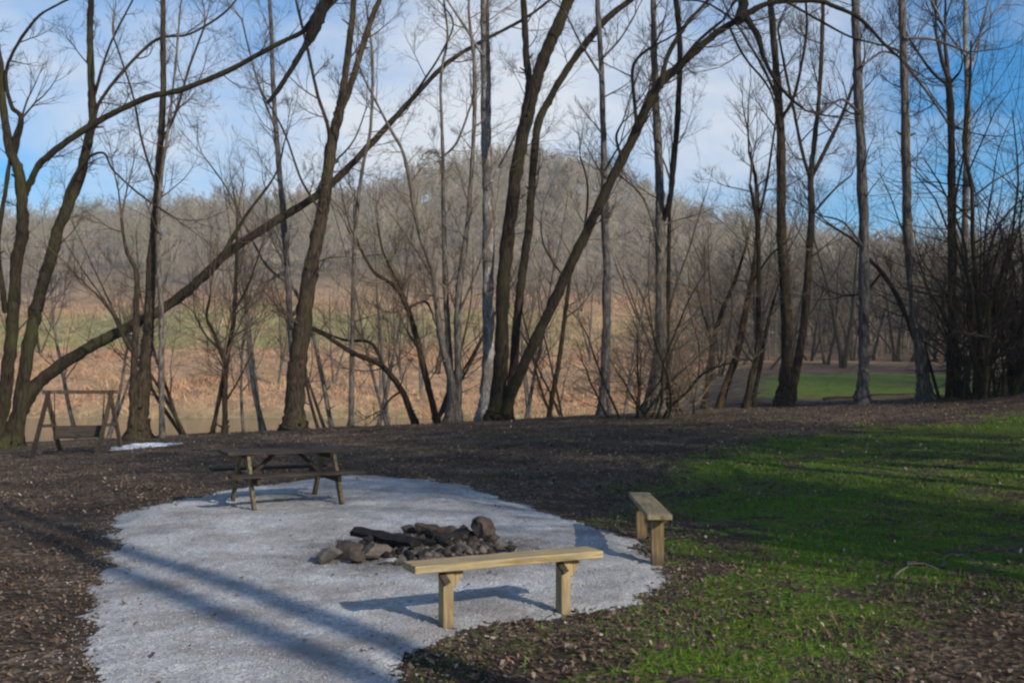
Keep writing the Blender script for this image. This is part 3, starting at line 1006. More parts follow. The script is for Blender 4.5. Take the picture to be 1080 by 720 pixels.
traced_tree('slanting_sapling', 31, [
    S_([(743, 425, 9), (748, 390, 8), (754, 352, 7), (764, 322, 6), (775, 296, 5), (786, 262, 3)], root=True, dy=1.2),
    S_([(752, 362, 4), (740, 325, 3), (735, 300, 2.5)], dy=1)],
    'short dark slanting sapling next to the arching brush', 'dark', 'tan', twig=1.2, zmin=1.5)
traced_tree('reddish_tree', 30, [
    S_([(758, 428, 12), (768, 400, 10), (778, 370, 10), (787, 323, 9), (797, 273, 8), (799, 225, 7), (797, 190, 5), (790, 160, 4)], root=True, dy=1),
    S_([(798, 240, 5), (808, 195, 4), (815, 150, 3), (818, 128, 2.4)], dy=1.6),
    S_([(792, 300, 4), (812, 270, 3), (830, 255, 2)], dy=-1),
    ], 'reddish brown leaning trunk among thin saplings, forked at the top', 'reddish', 'tan', twig=1.1)
traced_tree('thin_dark_tree', 29.5, [
    S_([(787, 428, 10), (793, 395, 8), (799, 370, 8), (800, 307, 7), (799, 240, 6), (791, 195, 4)], root=True, dy=.6),
    S_([(793, 430, 7), (803, 380, 6), (810, 340, 5), (818, 310, 3)], root=True, d0=.3, dy=1.2)],
    'pair of thin dark stems crossing the reddish leaning trunk', 'dark', 'brown', twig=1.1)
traced_tree('double_trunk_tree', 29, [
    S_([(826, 422, 22), (829, 385, 17), (830, 340, 16), (826, 273, 15), (824, 233, 14), (823, 133, 12), (818, 67, 10), (812, 0, 9)], root=True, dy=.5, ext=4),
    S_([(834, 421, 15), (838, 400, 12), (848, 340, 11), (853, 273, 10), (856, 230, 10), (855, 190, 9), (857, 167, 8), (864, 100, 6), (867, 40, 6), (868, 0, 5)], root=True, d0=.3, dy=1.5, ext=3),
    S_([(855, 188, 7), (863, 173, 6), (876, 147, 6), (888, 122, 5), (900, 90, 4)], d0=1, dy=2.5),
    S_([(855, 190, 6), (846, 160, 5), (838, 120, 4.4), (830, 83, 4), (820, 30, 3)], d0=1, dy=0),
    S_([(824, 125, 6), (838, 100, 5), (850, 40, 4), (850, 0, 3.4)], d0=.3, dy=-1, ext=1.5),
    S_([(822, 110, 5), (805, 72, 4), (780, 30, 3)], d0=.3, dy=1.6),
    S_([(858, 225, 4), (880, 200, 3), (898, 185, 2)], dy=2),
], 'double trunked tree, straight dark trunk with a second forking stem from its base', 'brown', 'brown', twig=.7, zmin=4)
traced_tree('straight_tree', 29, [
    S_([(909, 424, 19), (911, 390, 15.5), (911, 340, 15), (911, 240, 14), (907, 133, 13), (904, 60, 12), (902, 0, 11)], root=True, dy=.3, ext=5),
    S_([(906, 120, 5), (888, 105, 3.6), (868, 118, 2.5)], dy=-1.5),
    S_([(909, 70, 4), (930, 55, 3.5), (945, 58, 2.6)], dy=1.5),
    S_([(910, 260, 3.5), (890, 235, 3), (868, 228, 2)], dy=1),
], 'straight limbless brown trunk on the edge of the far green lawn', 'slate', 'dark', twig=.6, zmin=5)
traced_tree('pale_leaning_tree', 28, [
    S_([(976, 420, 22), (972, 380, 17), (966, 335, 16), (960, 270, 14.5), (957, 240, 14), (955, 133, 12), (953, 60, 11), (951, 0, 10)], root=True, dy=.3, ext=5),
    S_([(957, 70, 5), (980, 100, 4), (1000, 130, 3)], dy=-1.5),
    S_([(953, 40, 4), (985, 42, 3.4), (1020, 55, 2.5)], dy=1.5),
], 'bluish grey trunk leaning slightly against the dark thicket', 'grey', 'dark', twig=.6, zmin=5)
traced_tree('arching_stem', 29, [
    S_([(982, 416, 9), (976, 395, 8), (962, 350, 7.5), (945, 310, 7), (928, 285, 6), (918, 275, 5), (902, 255, 4), (880, 240, 3)], root=True, dy=1.5),
    S_([(930, 287, 4), (912, 308, 3), (890, 312, 2.4)], d0=.8, dy=2)],
    'dark stem arching over the far green lawn from beside the bluish grey trunk', 'dark', 'dark', twig=.9, zmin=1.5)
traced_tree('broken_tree', 30, [
    S_([(1004, 412, 14), (1004, 330, 12), (1004, 240, 11.5), (1003, 133, 10), (1000, 82, 9)], root=True, dy=.3),
    S_([(1000, 90, 5), (982, 75, 4), (958, 40, 3)], dy=1),
    S_([(1002, 88, 5), (1012, 76, 3), (1015, 66, 2)], dy=-.5, tw=.3)],
    'dark snag broken off at the top above the thicket', 'dark', 'dark', twig=1.1, zmin=4)
traced_tree('whitish_tree', 33, [
    S_([(1017, 412, 11), (1018, 330, 10), (1018, 233, 9), (1020, 140, 9), (1020, 90, 8), (1018, 40, 7), (1018, 0, 6)], root=True, dy=.5, ext=4),
    S_([(1021, 80, 5), (1030, 50, 4), (1040, 10, 3.4)], dy=1.5, ext=1.5),
    S_([(1019, 60, 4), (1000, 35, 3), (985, 5, 2.4)], dy=-1, ext=1)],
    'slim whitish trunk rising out of the dark thicket', 'pale', 'grey', twig=.8, zmin=6)

mb = MB()
for a in (0,):
    mb.tube([(bandt.x, bandt.y, bandt.z - .03), (bandt.x, bandt.y, bandt.z + .03)], .185, 14, cap=False)
for t in [o for o in bpy.data.objects if o.name.startswith('banded_tree')]:
    bm_, nt, b = new_mat('band_cloth', .8)
    b.inputs['Base Color'].default_value = (.30, .29, .27, 1)
    mb.build('band', bm_, t, t.location, smooth=True)


def shrub(name, px, row, depth, n, h, spread, label, bk, tw, group=None, rbase=.03, kids=(7, 5), arch=.0):
    x = pt(px, row, depth).x
    base = Vector((x, depth, Hs(x, depth)))
    t = empty(name, base)
    tag(t, label, 'shrub', group)
    cr = MB()
    for i in range(n):
        a = rnd.uniform(0, 6.28)
        rr = rnd.uniform(.05, 1.0)
        p = base + Vector((math.cos(a) * rr, math.sin(a) * rr * .6, 0))
        p.z = Hs(p.x, p.y) - .1
        a = a + rnd.gauss(0, 1.0)
        d = Vector((math.cos(a) * spread * rnd.uniform(.1, 1.3), math.sin(a) * spread * rnd.uniform(.1, 1.0), 1)).normalized()
        L = h * rnd.uniform(.35, 1.12)
        nseg = 8
        P, W = [p], [rbase * rnd.uniform(.45, 1.7)]
        q, dd = p.copy(), d.copy()
        for k in range(nseg):
            dd = (dd + perp(dd) * rnd.uniform(0, .36) + Vector((d.x, d.y, 0)) * arch * rnd.uniform(-.5, 1.6)).normalized()
            q = q + dd * L / nseg
            P.append(q.copy())
            W.append(W[0] * (1 - .8 * (k + 1) / nseg))
        m2 = MB()
        Q_, Wq = smooth_path(P, W, 2)
        m2.tube([tuple(z) for z in Q_], Wq, 6)
        m2.build('stem', BARK[bk], t, base, smooth=True)
        for k in range(2, nseg + 1):
            for j in range(2):
                dv = (P[k] - P[k - 1]).normalized()
                grow(cr, P[k].lerp(P[k - 1], rnd.random()), rot_about(dv, perp(dv), R(rnd.uniform(25, 80))), rnd.uniform(.4, 1.9) * h / 5, W[k] * .6, 1, 3, up=.05, kids=kids if len(kids) == 3 else (5, 4, 3))
    cr.build('crown', TWIG[tw], t, base)
    return t


shrub('brush', 668, 431, 29, 6, 4.2, .4, 'brush of thin olive shoots between the banded trunk and the vine tree', 'mossy', 'tan', rbase=.03)
shrub('brush', 688, 430, 28.6, 8, 4.8, .75, 'arching olive brush spraying outward round the foot of the vine tree', 'mossy', 'tan', rbase=.032, arch=.10)
shrub('brush', 722, 428, 29.4, 4, 4.6, .9, 'sparse arching shoots beside the short dark slanting sapling', 'mossy', 'tan', rbase=.026, arch=.08)
shrub('thicket_shrub', 1022, 412, 31, 11, 8.3, .26, 'dark dense thicket shrub next to the bluish grey leaning trunk', 'dark', 'dark', rbase=.055, kids=(5, 3, 2))
shrub('thicket_shrub', 1040, 411, 29, 12, 9.6, .36, 'tallest dark thicket shrub, in the middle of the thicket', 'mossy', 'dark', rbase=.07, kids=(5, 3, 2))
shrub('thicket_shrub', 1072, 409, 29.5, 11, 9.2, .36, 'dark thicket shrub at the outer end of the thicket by the picture edge', 'dark', 'dark', rbase=.06, kids=(5, 3, 2))
shrub('thicket_shrub', 1055, 409, 33, 11, 8.0, .5, 'thicket shrub farther back, showing between the nearer dark ones', 'dark', 'brown', rbase=.05, kids=(5, 3, 2))


# generic bare trees: beyond the crest, on the far bank, on the lawn edge and on the shade side
def generic_tree(name, h, r, bk, tw, maxl=3, forks=1, kids=(7, 5, 4), lean=.05, nb=16, z0=.25):
    t = empty(name, (0, 0, 0))
    tr, cr = MB(), MB()
    for f in range(forks):
        q = Vector((rnd.uniform(-.1, .1) * forks, rnd.uniform(-.1, .1) * forks, -.3))
        d = Vector((rnd.uniform(-lean, lean) * (1 + forks), rnd.uniform(-lean, lean) * (1 + forks), 1)).normalized()
        P, W = [], []
        ns = 10
        hh = h * rnd.uniform(.8, 1)
        r0 = r * rnd.uniform(.7, 1)
        for k in range(ns + 1):
            P.append(q.copy())
            W.append(r0 * (1 - .92 * k / ns) * (1.35 if k == 0 else 1))
            d = (d + Vector((rnd.gauss(0, .05), rnd.gauss(0, .05), .03))).normalized()
            q = q + d * hh / ns
        Q_, Wq = smooth_path(P, W, 2)
        tr.tube([tuple(z) for z in Q_], Wq, 8)
        for k in range(nb):
            u = rnd.uniform(z0, 1.0)
            i = min(int(u * ns), ns - 1)
            p = P[i].lerp(P[i + 1], u * ns - i)
            dv = (P[i + 1] - P[i]).normalized()
            rr = min(W[i] * .45, .06)
            grow(cr, p, rot_about(dv, perp(dv), R(rnd.uniform(28, 65))), h * rnd.uniform(.14, .30) * (1.25 - .7 * u), rr, 0, maxl, up=.08, kids=kids)
    tr.build('trunk', BARK[bk], t, smooth=True)
    cr.build('crown', TWIG[tw], t)
    return t


def copy_tree(o, parent=None):
    c = o.copy()
    COL.objects.link(c)
    if parent is not None:
        c.parent = parent
    for ch in list(o.children):
        copy_tree(ch, c)
    return c


def place_many(protos, spots, label, group):
    used = set()
    for i, (x, y, s, rz) in enumerate(spots):
        p = protos[i % len(protos)]
        o = p if p.name not in used else copy_tree(p)
        used.add(p.name)
        o.location = (x, y, Hs(x, y) - .05)
        o.rotation_euler = (0, 0, rz)
        o.scale = (s, s, s)
        tag(o, label, 'tree', group)


def spots_px(lst, s0, s1):
    out = []
    for px, Y in lst:
        out.append(((px - CX) / F * Y, Y, rnd.uniform(s0, s1), rnd.uniform(0, 6.28)))
    return out


pr = [generic_tree('riverbank_tree', 13, .12, 'grey', 'brown', 2, 1, (5, 4), .1),
      generic_tree('riverbank_tree', 14, .13, 'grey', 'tan', 2, 2, (5, 4), .12, 11),
      generic_tree('riverbank_tree', 12, .10, 'brown', 'brown', 2, 3, (5, 4), .14, 9, .2)]
place_many(pr, spots_px([(88, 50), (110, 44), (205, 47), (262, 52), (285, 43), (345, 50), (392, 46), (415, 55), (448, 42), (548, 46), (567, 54), (600, 47), (655, 50), (668, 43), (722, 54)], .75, 1.15),
           'bare riverbank tree rooted just below the crest, its foot hidden by the clearing', 'bare trees along the near riverbank')
pr = [generic_tree('far_bank_tree', 13, .14, 'grey', 'tan', 2, 2, (5, 4), .1, 12),
      generic_tree('far_bank_tree', 11, .12, 'brown', 'brown', 2, 3, (5, 4), .12, 9, .15),
      generic_tree('far_bank_tree', 12, .13, 'grey', 'grey', 2, 2, (5, 4), .1, 12, .2)]
lst = [(rnd.uniform(-20, 720), rnd.uniform(97, 150)) for _ in range(20)] + [(rnd.uniform(0, 700), rnd.uniform(160, 190)) for _ in range(22)]
place_many(pr, spots_px(lst, .6, 1.15), 'bare tree across the river, small against the tan bank and hill', 'bare trees on the far bank')
pr = [generic_tree('lawn_edge_tree', 15, .2, 'dark', 'brown', 2, 2, (6, 4), .16, 14, .15),
      generic_tree('lawn_edge_tree', 13, .17, 'dark', 'dark', 2, 3, (6, 4), .2, 11, .12),
      generic_tree('lawn_edge_tree', 14, .2, 'brown', 'brown', 2, 2, (6, 4), .15, 14, .15)]
lst = [(px + rnd.uniform(-8, 8), rnd.uniform(88, 104)) for px in range(745, 1090, 16)]
place_many(pr, spots_px(lst, .75, 1.15), 'dark bare tree in the row closing off the far green lawn', 'bare trees behind the far lawn')

# trees on the shade side of the clearing (they cast the bars and patches of shade)
pr = [generic_tree('shade_tree', 17, .22, 'dark', 'dark', 3, 2, (8, 6, 4), .06, 22, .12),
      generic_tree('shade_tree', 15, .20, 'dark', 'dark', 3, 2, (8, 6, 4), .08, 22, .10)]
SHADE = [(8.4, 4.6, .75), (10.2, 3.0, .8), (8.6, 9.5, .9), (10.5, 8.0, .95), (12.0, 11.5, 1.0), (13.5, 9.5, 1),
         (11, 3.5, .8), (13, 1.5, .9), (22, 22, 1.1), (19, 8, 1.1), (25, 18, 1.1)]
place_many(pr, [(x, y, s, rnd.uniform(0, 6.28)) for x, y, s in SHADE], 'tall bare tree standing past the open side of the clearing, throwing shade', 'shade trees beside the clearing')

rnd.seed(5)
pr = [generic_tree('shade_pole_tree', 17, .24, 'dark', 'dark', 2, 1, (5, 4), .0, 14, .6)]
place_many(pr, [(9.42, -5.93, 1.15, 0), (10.9, -8.46, 1.2, 0)], 'tall straight bare tree beside the viewer, its trunk shadow crossing the gravel', 'pole straight trees beside the viewer')
far_sh = [generic_tree('added_shade_tree', 20, .25, 'dark', 'dark', 2, 3, (8, 6), .08, 20, .08)]  # unseen trees, added to darken the background behind the far lawn
place_many(far_sh, [(rnd.uniform(0, 14) + 34 + .55 * (yy - 40), yy, rnd.uniform(.9, 1.3), rnd.uniform(0, 6)) for yy in range(32, 92, 4)],
           'tall dark bare tree added outside the picture to shade the trees behind the far lawn', 'added trees shading the far lawn')

# ------------------------------------------------------------------ the far wood on the hill
tmpl = []
for k in range(6):
    segs = []
    h = 1.0
    segs.append(((0, 0, -.05), (rnd.uniform(-.03, .03), rnd.uniform(-.03, .03), .95), .009))
    for i in range(15):
        z = rnd.uniform(.15, .9)
        a = rnd.uniform(0, 6.28)
        L = (1.05 - z) * rnd.uniform(.3, .55)
        e = (math.cos(a) * L * .75, math.sin(a) * L * .75, z + L * rnd.uniform(.4, 1.0))
        segs.append(((0, 0, z), e, .005))
        for j in range(8):
            t_ = rnd.uniform(.3, 1)
            s0 = tuple(np.array((0, 0, z)) * (1 - t_) + np.array(e) * t_)
            a2 = rnd.uniform(0, 6.28)
            l2 = L * rnd.uniform(.3, .6)
            segs.append((s0, (s0[0] + math.cos(a2) * l2 * .7, s0[1] + math.sin(a2) * l2 * .7, s0[2] + l2 * rnd.uniform(.2, .9)), .0038))
    V_ = []
    for p, q, w in segs:
        p, q = np.array(p), np.array(q)
        d = q - p
        d /= np.linalg.norm(d)
        u = np.cross(d, (.3, .9, .1))
        u /= np.linalg.norm(u)
        v = np.cross(d, u)
        for c_ in (0, 2.094, 4.188):
            V_.append(p + (u * math.cos(c_) + v * math.sin(c_)) * w)
        V_.append(q)
    tmpl.append(np.array(V_))
ntree = 4600
px_ = nr.uniform(-160, 1240, ntree)
Yt = 185 + 190 * nr.uniform(0, 1, ntree) ** .8
Xt = (px_ - CX) / F * Yt
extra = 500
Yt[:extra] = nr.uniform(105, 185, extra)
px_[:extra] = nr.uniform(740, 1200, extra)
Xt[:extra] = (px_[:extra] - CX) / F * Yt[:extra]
Yt[extra:extra + 1500] = nr.uniform(285, 400, 1500)
Xt[extra:extra + 1500] = (px_[extra:extra + 1500] - CX) / F * Yt[extra:extra + 1500]
Zt = H(Xt, Yt)
Ht = nr.uniform(9, 15, ntree)
allV, allF, allC = [], [], []
off = 0
for k in range(6):
    idx = np.arange(k, ntree, 6)
    T = tmpl[k]
    m = len(T)
    a = nr.uniform(0, 6.28, len(idx))
    ca, sa = np.cos(a)[:, None], np.sin(a)[:, None]
    x = (T[None, :, 0] * ca - T[None, :, 1] * sa) * Ht[idx][:, None] + Xt[idx][:, None]
    y = (T[None, :, 0] * sa + T[None, :, 1] * ca) * Ht[idx][:, None] + Yt[idx][:, None]
    z = T[None, :, 2] * Ht[idx][:, None] + Zt[idx][:, None]
    allV.append(np.stack([x, y, z], -1).reshape(-1, 3))
    fs = np.arange(0, m, 4)
    f = np.concatenate([np.stack([fs + i, fs + (i + 1) % 3, fs + 3], 1) for i in range(3)])
    allF.append((f[None] + (off + m * np.arange(len(idx)))[:, None, None]).reshape(-1, 3))
    off += m * len(idx)
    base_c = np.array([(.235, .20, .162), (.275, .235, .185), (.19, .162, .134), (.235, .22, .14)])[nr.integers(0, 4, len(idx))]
    base_c = base_c * np.where(idx < extra, .5, 1.0)[:, None]  # shade over the right-hand woods is put into these trees' colour
    allC.append(np.repeat(base_c, m, 0))
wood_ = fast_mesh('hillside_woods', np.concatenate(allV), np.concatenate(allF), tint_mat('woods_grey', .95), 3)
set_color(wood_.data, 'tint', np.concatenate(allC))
tag(wood_, kind='stuff', label='grey brown leafless wood covering the far hill', cat='woods')


# rough brush and dead weeds on the far bank
nb_ = 9000
Yb = nr.uniform(88, 185, nb_)
pb_ = nr.uniform(-140, 760, nb_)
Xb = (pb_ - CX) / F * Yb
cl_ = np.sin(Xb * .16 + 2 * np.sin(Yb * .09)) + np.sin(Yb * .21 + Xb * .05)
kp = nr.uniform(-1.8, 1.6, nb_) < cl_
Xb, Yb = Xb[kp], Yb[kp]
nb_ = len(Xb)
K = 16
hh = nr.uniform(.22, .75, nb_) * nr.choice([.8, 1.0, 2.4], nb_, p=[.55, .36, .09])
bx = Xb[:, None] + nr.normal(0, .9, (nb_, K))
by = Yb[:, None] + nr.normal(0, .9, (nb_, K))
bz_ = H(bx, by)
ln = nr.normal(0, .8, (nb_, K, 2)) * hh[:, None, None]
tz = hh[:, None] * nr.uniform(.45, 1, (nb_, K))
wv = .035 + .02 * hh[:, None]
an = nr.uniform(0, 6.28, (nb_, K))
q0 = np.stack([bx - wv * np.cos(an), by - wv * np.sin(an), bz_ - .1], -1)
q1 = np.stack([bx + wv * np.cos(an), by + wv * np.sin(an), bz_ - .1], -1)
q2 = np.stack([bx + ln[..., 0], by + ln[..., 1], bz_ + tz], -1)
V = np.stack([q0, q1, q2], 2).reshape(-1, 3)
bpal = np.array([(.50, .315, .18), (.42, .255, .145), (.56, .38, .235), (.17, .12, .085), (.50, .235, .12), (.36, .29, .13)])
bc = bpal[nr.choice(6, nb_, p=[.26, .22, .12, .16, .16, .08])]
bc = np.where(((Yb > 133) & (Yb < 172) & (Xb < 10) & (nr.uniform(0, 1, nb_) < .6))[:, None], np.array([(.27, .275, .11)]), bc)
brush_ = fast_mesh('bank_undergrowth', V, np.arange(len(V)).reshape(-1, 3), tint_mat('dead_weeds', .95), 3)
set_color(brush_.data, 'tint', np.repeat(bc, K * 3, 0))
tag(brush_, 'tan and rust dead weeds covering the far river bank', 'undergrowth', kind='stuff')


# evergreens on the ridge
def evergreen(name, px, Y, h, w, label):
    x = (px - CX) / F * Y
    base = Vector((x, Y, Hs(x, Y) - .3))
    t = empty(name, base)
    tag(t, label, 'evergreen')
    tr = MB()
    tr.tube([tuple(base), tuple(base + Vector((0, 0, h * .95)))], [.25, .04], 6)
    tr.build('trunk', BARK['brown'], t, base)
    n = 1500
    z = nr.uniform(.18, 1, n)
    rr = np.sqrt(np.clip(1 - ((z - .5) / .52) ** 2, 0, 1)) * w * np.sqrt(nr.uniform(.1, 1, n)) * (1 + .25 * np.sin(z * 31))
    a = nr.uniform(0, 6.28, n)
    C = np.stack([np.cos(a) * rr, np.sin(a) * rr, z * h], 1)
    s = nr.uniform(.3, .7, n)[:, None, None]
    V = C[:, None] + nr.standard_normal((n, 3, 3)) * s * np.array((.6, .6, .4))
    o = fast_mesh('crown', V.reshape(-1, 3), np.arange(3 * n).reshape(-1, 3), EVER, 3)
    o.parent = t
    return t


EVER, nt, b = new_mat('evergreen_needles', .9, .1)
nt.links.new(ramp(nt, noise(nt, coords(nt), .6, 3), [(.3, (.035, .05, .018)), (.7, (.085, .10, .04))]), b.inputs['Base Color'])
evergreen('evergreen_tree', 455, 322, 17, 5.5, 'largest round dark evergreen on the ridge, between pale slim stems')
evergreen('evergreen_tree', 600, 290, 10, 3.2, 'olive green evergreen partway down the hill, below the peak')
evergreen('evergreen_tree', 432, 250, 8, 2.6, 'small evergreen low on the slope behind the bowed brown tree')

# ------------------------------------------------------------------ benches
P0, P1 = hit(473, 664), hit(597, 648)


def bench(name, cx, cy, ang, L, W, h, leg_at, label, plank, post, flip=1):
    z = min(gz(cx, cy), gz(cx, cy)) - .0
    t = empty(name, (cx, cy, z), ang)
    tag(t, label, 'bench')
    m = MB()
    m.box((0, 0, h - .0275), (L, W, .055))
    m.build('seat', plank, t, bevel=.008)
    for lx in leg_at:
        m = MB()
        m.box((lx, 0, (h - .055) / 2 - .12), (.08, .10, h - .055 + .24))
        lg = m.build('leg', post, t, bevel=.006)
        for sgn, wd in ((1, .035),):
            m = MB()
            m.beam((lx + sgn * .028, -.0, h - .17), (lx + sgn * .095, -.0, h - .065), .075, .07, up=(0, 1, 0))
            m.build('brace', post, t, bevel=.003)
        m = MB()
        m.beam((lx - .052, -.03, h - .075), (lx - .015, -.075, h - .15), .045, .03, up=(0, 1, 0))
        m.build('cleat', OLD_SHADEW, t)
    return t


c = (P0 + P1) / 2
ang = math.atan2(P1.y - P0.y, P1.x - P0.x)
half = (P1 - P0).length / 2
bench('plank_bench', c.x - .02, c.y + .02, ang, 1.52, .25, .475, (-half, half),
      'yellow timber plank bench in front of the fire ring, sunlit', PINE, PINE_V)
Q0, Q1 = hit(694, 597), hit(676, 566)
print('BENCH2', Q0, Q1)
ang = math.atan2(Q1.y - Q0.y, Q1.x - Q0.x)
c = (Q0 + Q1) / 2
t2 = empty('plank_bench', (c.x, c.y, Hs(c.x, c.y)), ang - math.pi / 2)
tag(t2, 'weathered plank bench at the grass edge, pointing away from the viewer', 'bench')
hl = (Q1 - Q0).length / 2
m = MB()
m.box((0, 0, .455), (.23, hl * 2 + .34, .05))
m.build('seat', PINE_W, t2, bevel=.006)
for sy in (-hl + .05, hl - .05):
    m = MB()
    m.box((0, sy, .155), (.115, .10, .54))
    m.build('leg', PINE_W_SHADED, t2, bevel=.006)
    m = MB()
    m.box((0, sy + .068, .395), (.20, .035, .065))
    m.build('cleat', PINE_W_SHADED, t2, bevel=.003)
m = MB()
m.box((.0, 0, .385), (.036, hl * 2 - .25, .085))
m.build('stretcher', PINE_W_SHADED, t2, bevel=.003)

# ------------------------------------------------------------------ picnic table
A0, A1 = hit(266, 540), hit(361, 527)
ca = R(27)
lx_, ly_ = Vector((math.cos(ca), math.sin(ca), 0)), Vector((-math.sin(ca), math.cos(ca), 0))
ctr = A0 + lx_ * .62 + ly_ * .66
print('TABLE', A0, A1, ctr)
tt = empty('picnic_table', (ctr.x, ctr.y, gz(ctr.x, ctr.y)), ca)
tag(tt, 'shade-darkened wooden picnic table with attached seats at the gravel edge', 'picnic table')
top = MB()
for k in range(5):
    top.box((rnd.uniform(-.01, .01), -.30 + k * .15, .715), (1.78, .138, .04))
top.build('tabletop', OLD_SHADEW, tt, bevel=.004)
for sy in (-1, 1):
    m = MB()
    for k in range(2):
        m.box((rnd.uniform(-.01, .01), sy * (.60 + .14 * k), .435), (1.84, .13, .04))
    m.build('seat', OLD_SHADEW, tt, bevel=.004)
for sx in (-.60, .60):
    for sy in (-1, 1):
        m = MB()
        m.beam((sx, sy * .70, -.03), (sx, sy * .26, .68), .045, .105, up=(0, 1, 0))
        m.build('leg', OLD_LITV, tt, bevel=.004)
    m = MB()
    m.box((sx + (.048 if sx < 0 else -.048), 0, .365), (.045, 1.50, .10))
    m.build('seat_support', OLD_SHADEW, tt)
    m = MB()
    m.box((sx + (.048 if sx < 0 else -.048), 0, .655), (.045, .70, .075))
    m.build('top_support', OLD_SHADEW, tt)
    m = MB()
    s_ = 1 if sx < 0 else -1
    m.beam((sx + s_ * .08, 0, .37), (sx + s_ * .42, 0, .675), .045, .085, up=(0, 1, 0))
    m.build('brace', OLD_SHADEW, tt)

# ------------------------------------------------------------------ swing
sA, sB = pt(44, 470, 26.5), pt(121, 466, 27.3)
print('SWING', hit(44, 471), hit(121, 462))
ang = math.atan2(sB.y - sA.y, sB.x - sA.x)
cs = (sA + sB) / 2
sw = empty('swing_frame', (cs.x, cs.y, Hs(cs.x, cs.y)), ang)
tag(sw, 'timber A frame swing stand with a dark bench hanging from its beam', 'swing')
hs = (sB - sA).length / 2
SH = 1.62
for sx in (-1, 1):
    top_ = (sx * (hs - .12), 0, SH)
    for sy in (-1, 1):
        m = MB()
        m.beam((sx * (hs - .12) + sy * .42 * .9, sy * .55, -.15), (top_[0] - sy * .03, sy * .03, SH + .05), .085, .085)
        m.build('leg', SWINGD if sy < 0 and sx < 0 else SWINGW, sw)
    m = MB()
    m.beam((sx * (hs - .12) - .22, -.30, SH * .46), (sx * (hs - .12) + .22, .30, SH * .46), .05, .08)
    m.build('crossbar', SWINGW, sw)
m = MB()
m.beam((-hs - .02, 0, SH + .02), (hs + .05, 0, SH + .02), .09, .10)
m.build('beam', SWINGW, sw)
sb = MB()
for k in range(4):
    sb.box((.0, -.22 + k * .13, .42), (1.25, .11, .03))
sb.box((-.60, 0, .395), (.05, .5, .05))
sb.box((.60, 0, .395), (.05, .5, .05))
sb.build('seat', SWINGD, sw)
sb = MB()
sb.box((0, .28, .58), (1.25, .035, .30), M=Matrix.Rotation(-.2, 3, 'X'))
sb.build('backrest', SWINGD, sw)
for sx in (-1, 1):
    for sy in (-.2, .24):
        m = MB()
        m.tube([(sx * .58, sy, .42), (sx * .62, sy * .1, SH)], .012, 5)
        m.build('chain', SWINGD, sw)

# ------------------------------------------------------------------ pale patch by the swing
pa, pb = hit(118, 471), hit(184, 470)
offwhite, nt, b = new_mat('pale_patch', .8)  # mottled white tones on a low mound, built as pale gravel
nt.links.new(ramp(nt, noise(nt, coords(nt), 5, 5), [(.36, (.16, .155, .16)), (.46, (.5, .51, .55)), (.7, (.78, .79, .82))]), b.inputs['Base Color'])
cxp, cyp = (pa.x + pb.x) / 2, (pa.y + pb.y) / 2
Lp = (pb - pa).length / 2 * .82
m = MB()
nrg, nsg = 7, 40
vv = [(0, 0, .07)]
for i in range(1, nrg + 1):
    for j in range(nsg):
        a = j / nsg * 6.283
        e = 1 + .16 * math.sin(3 * a + 1) + .10 * math.sin(7 * a) + .07 * math.sin(13 * a + 2)
        u = i / nrg
        vv.append((math.cos(a) * Lp * u * e, math.sin(a) * .75 * u * e, .05 * (1 - u ** 2.5) * (1 + .8 * math.sin(5 * a + 6 * u)) - (.04 if i == nrg else 0)))
vv = [(cxp + x, cyp + y, Hs(cxp + x, cyp + y) + z) for x, y, z in vv]
ff = [(0, 1 + j, 1 + (j + 1) % nsg) for j in range(nsg)]
for i in range(nrg - 1):
    for j in range(nsg):
        a, b_ = 1 + i * nsg + j, 1 + i * nsg + (j + 1) % nsg
        ff.append((a, a + nsg, b_ + nsg, b_))
m.add(vv, ff)
loc = (cxp, cyp, Hs(cxp, cyp))
tag(m.build('white_patch', offwhite, None, loc, smooth=True), 'small bright white patch lying on dark ground near the swing', 'snow patch')


# ------------------------------------------------------------------ fire ring
def rock(name, px, row, w, h, kind, label, group=None, dpt=None, flat=1.0, lift=0.0, seed=0):
    p = hit(px, row)
    Y = p.y
    W = w / F * Y
    Hh = h / F * Y
    D = dpt or W * .8
    base = Vector((p.x, Y + D * .35, gz(p.x, Y + D * .35) + lift))
    import bmesh
    bm = bmesh.new()
    bmesh.ops.create_icosphere(bm, subdivisions=4, radius=1)
    r2 = np.random.default_rng(seed * 31 + int(px) * 7 + int(row))
    nrm = r2.standard_normal((13, 3))
    nrm /= np.linalg.norm(nrm, axis=1)[:, None]
    offs = r2.uniform(.32, .85, 13)
    for v in bm.verts:
        c0 = np.array(v.co)
        for n_, o_ in zip(nrm, offs):
            d = c0 @ n_ - o_
            if d > 0:
                c0 = c0 - n_ * d
        c0 += .035 * np.sin(c0[[1, 2, 0]] * 7 + seed) + .02 * np.sin(c0[[2, 0, 1]] * 19 + 2 * seed)
        v.co = Vector((c0[0] * W * .55, c0[1] * D * .55, c0[2] * Hh * .60 + Hh * .34))
    me = bpy.data.meshes.new(name)
    bm.to_mesh(me)
    bm.free()
    me.shade_smooth()
    me.set_sharp_from_angle(angle=R(24))
    me.materials.append(ST[kind])
    o = bpy.data.objects.new(name, me)
    COL.objects.link(o)
    o.location = base
    o.rotation_euler = (0, 0, r2.uniform(-.3, .3))
    tag(o, label, 'stone' if kind != 'char' else 'charcoal', group)
    return o


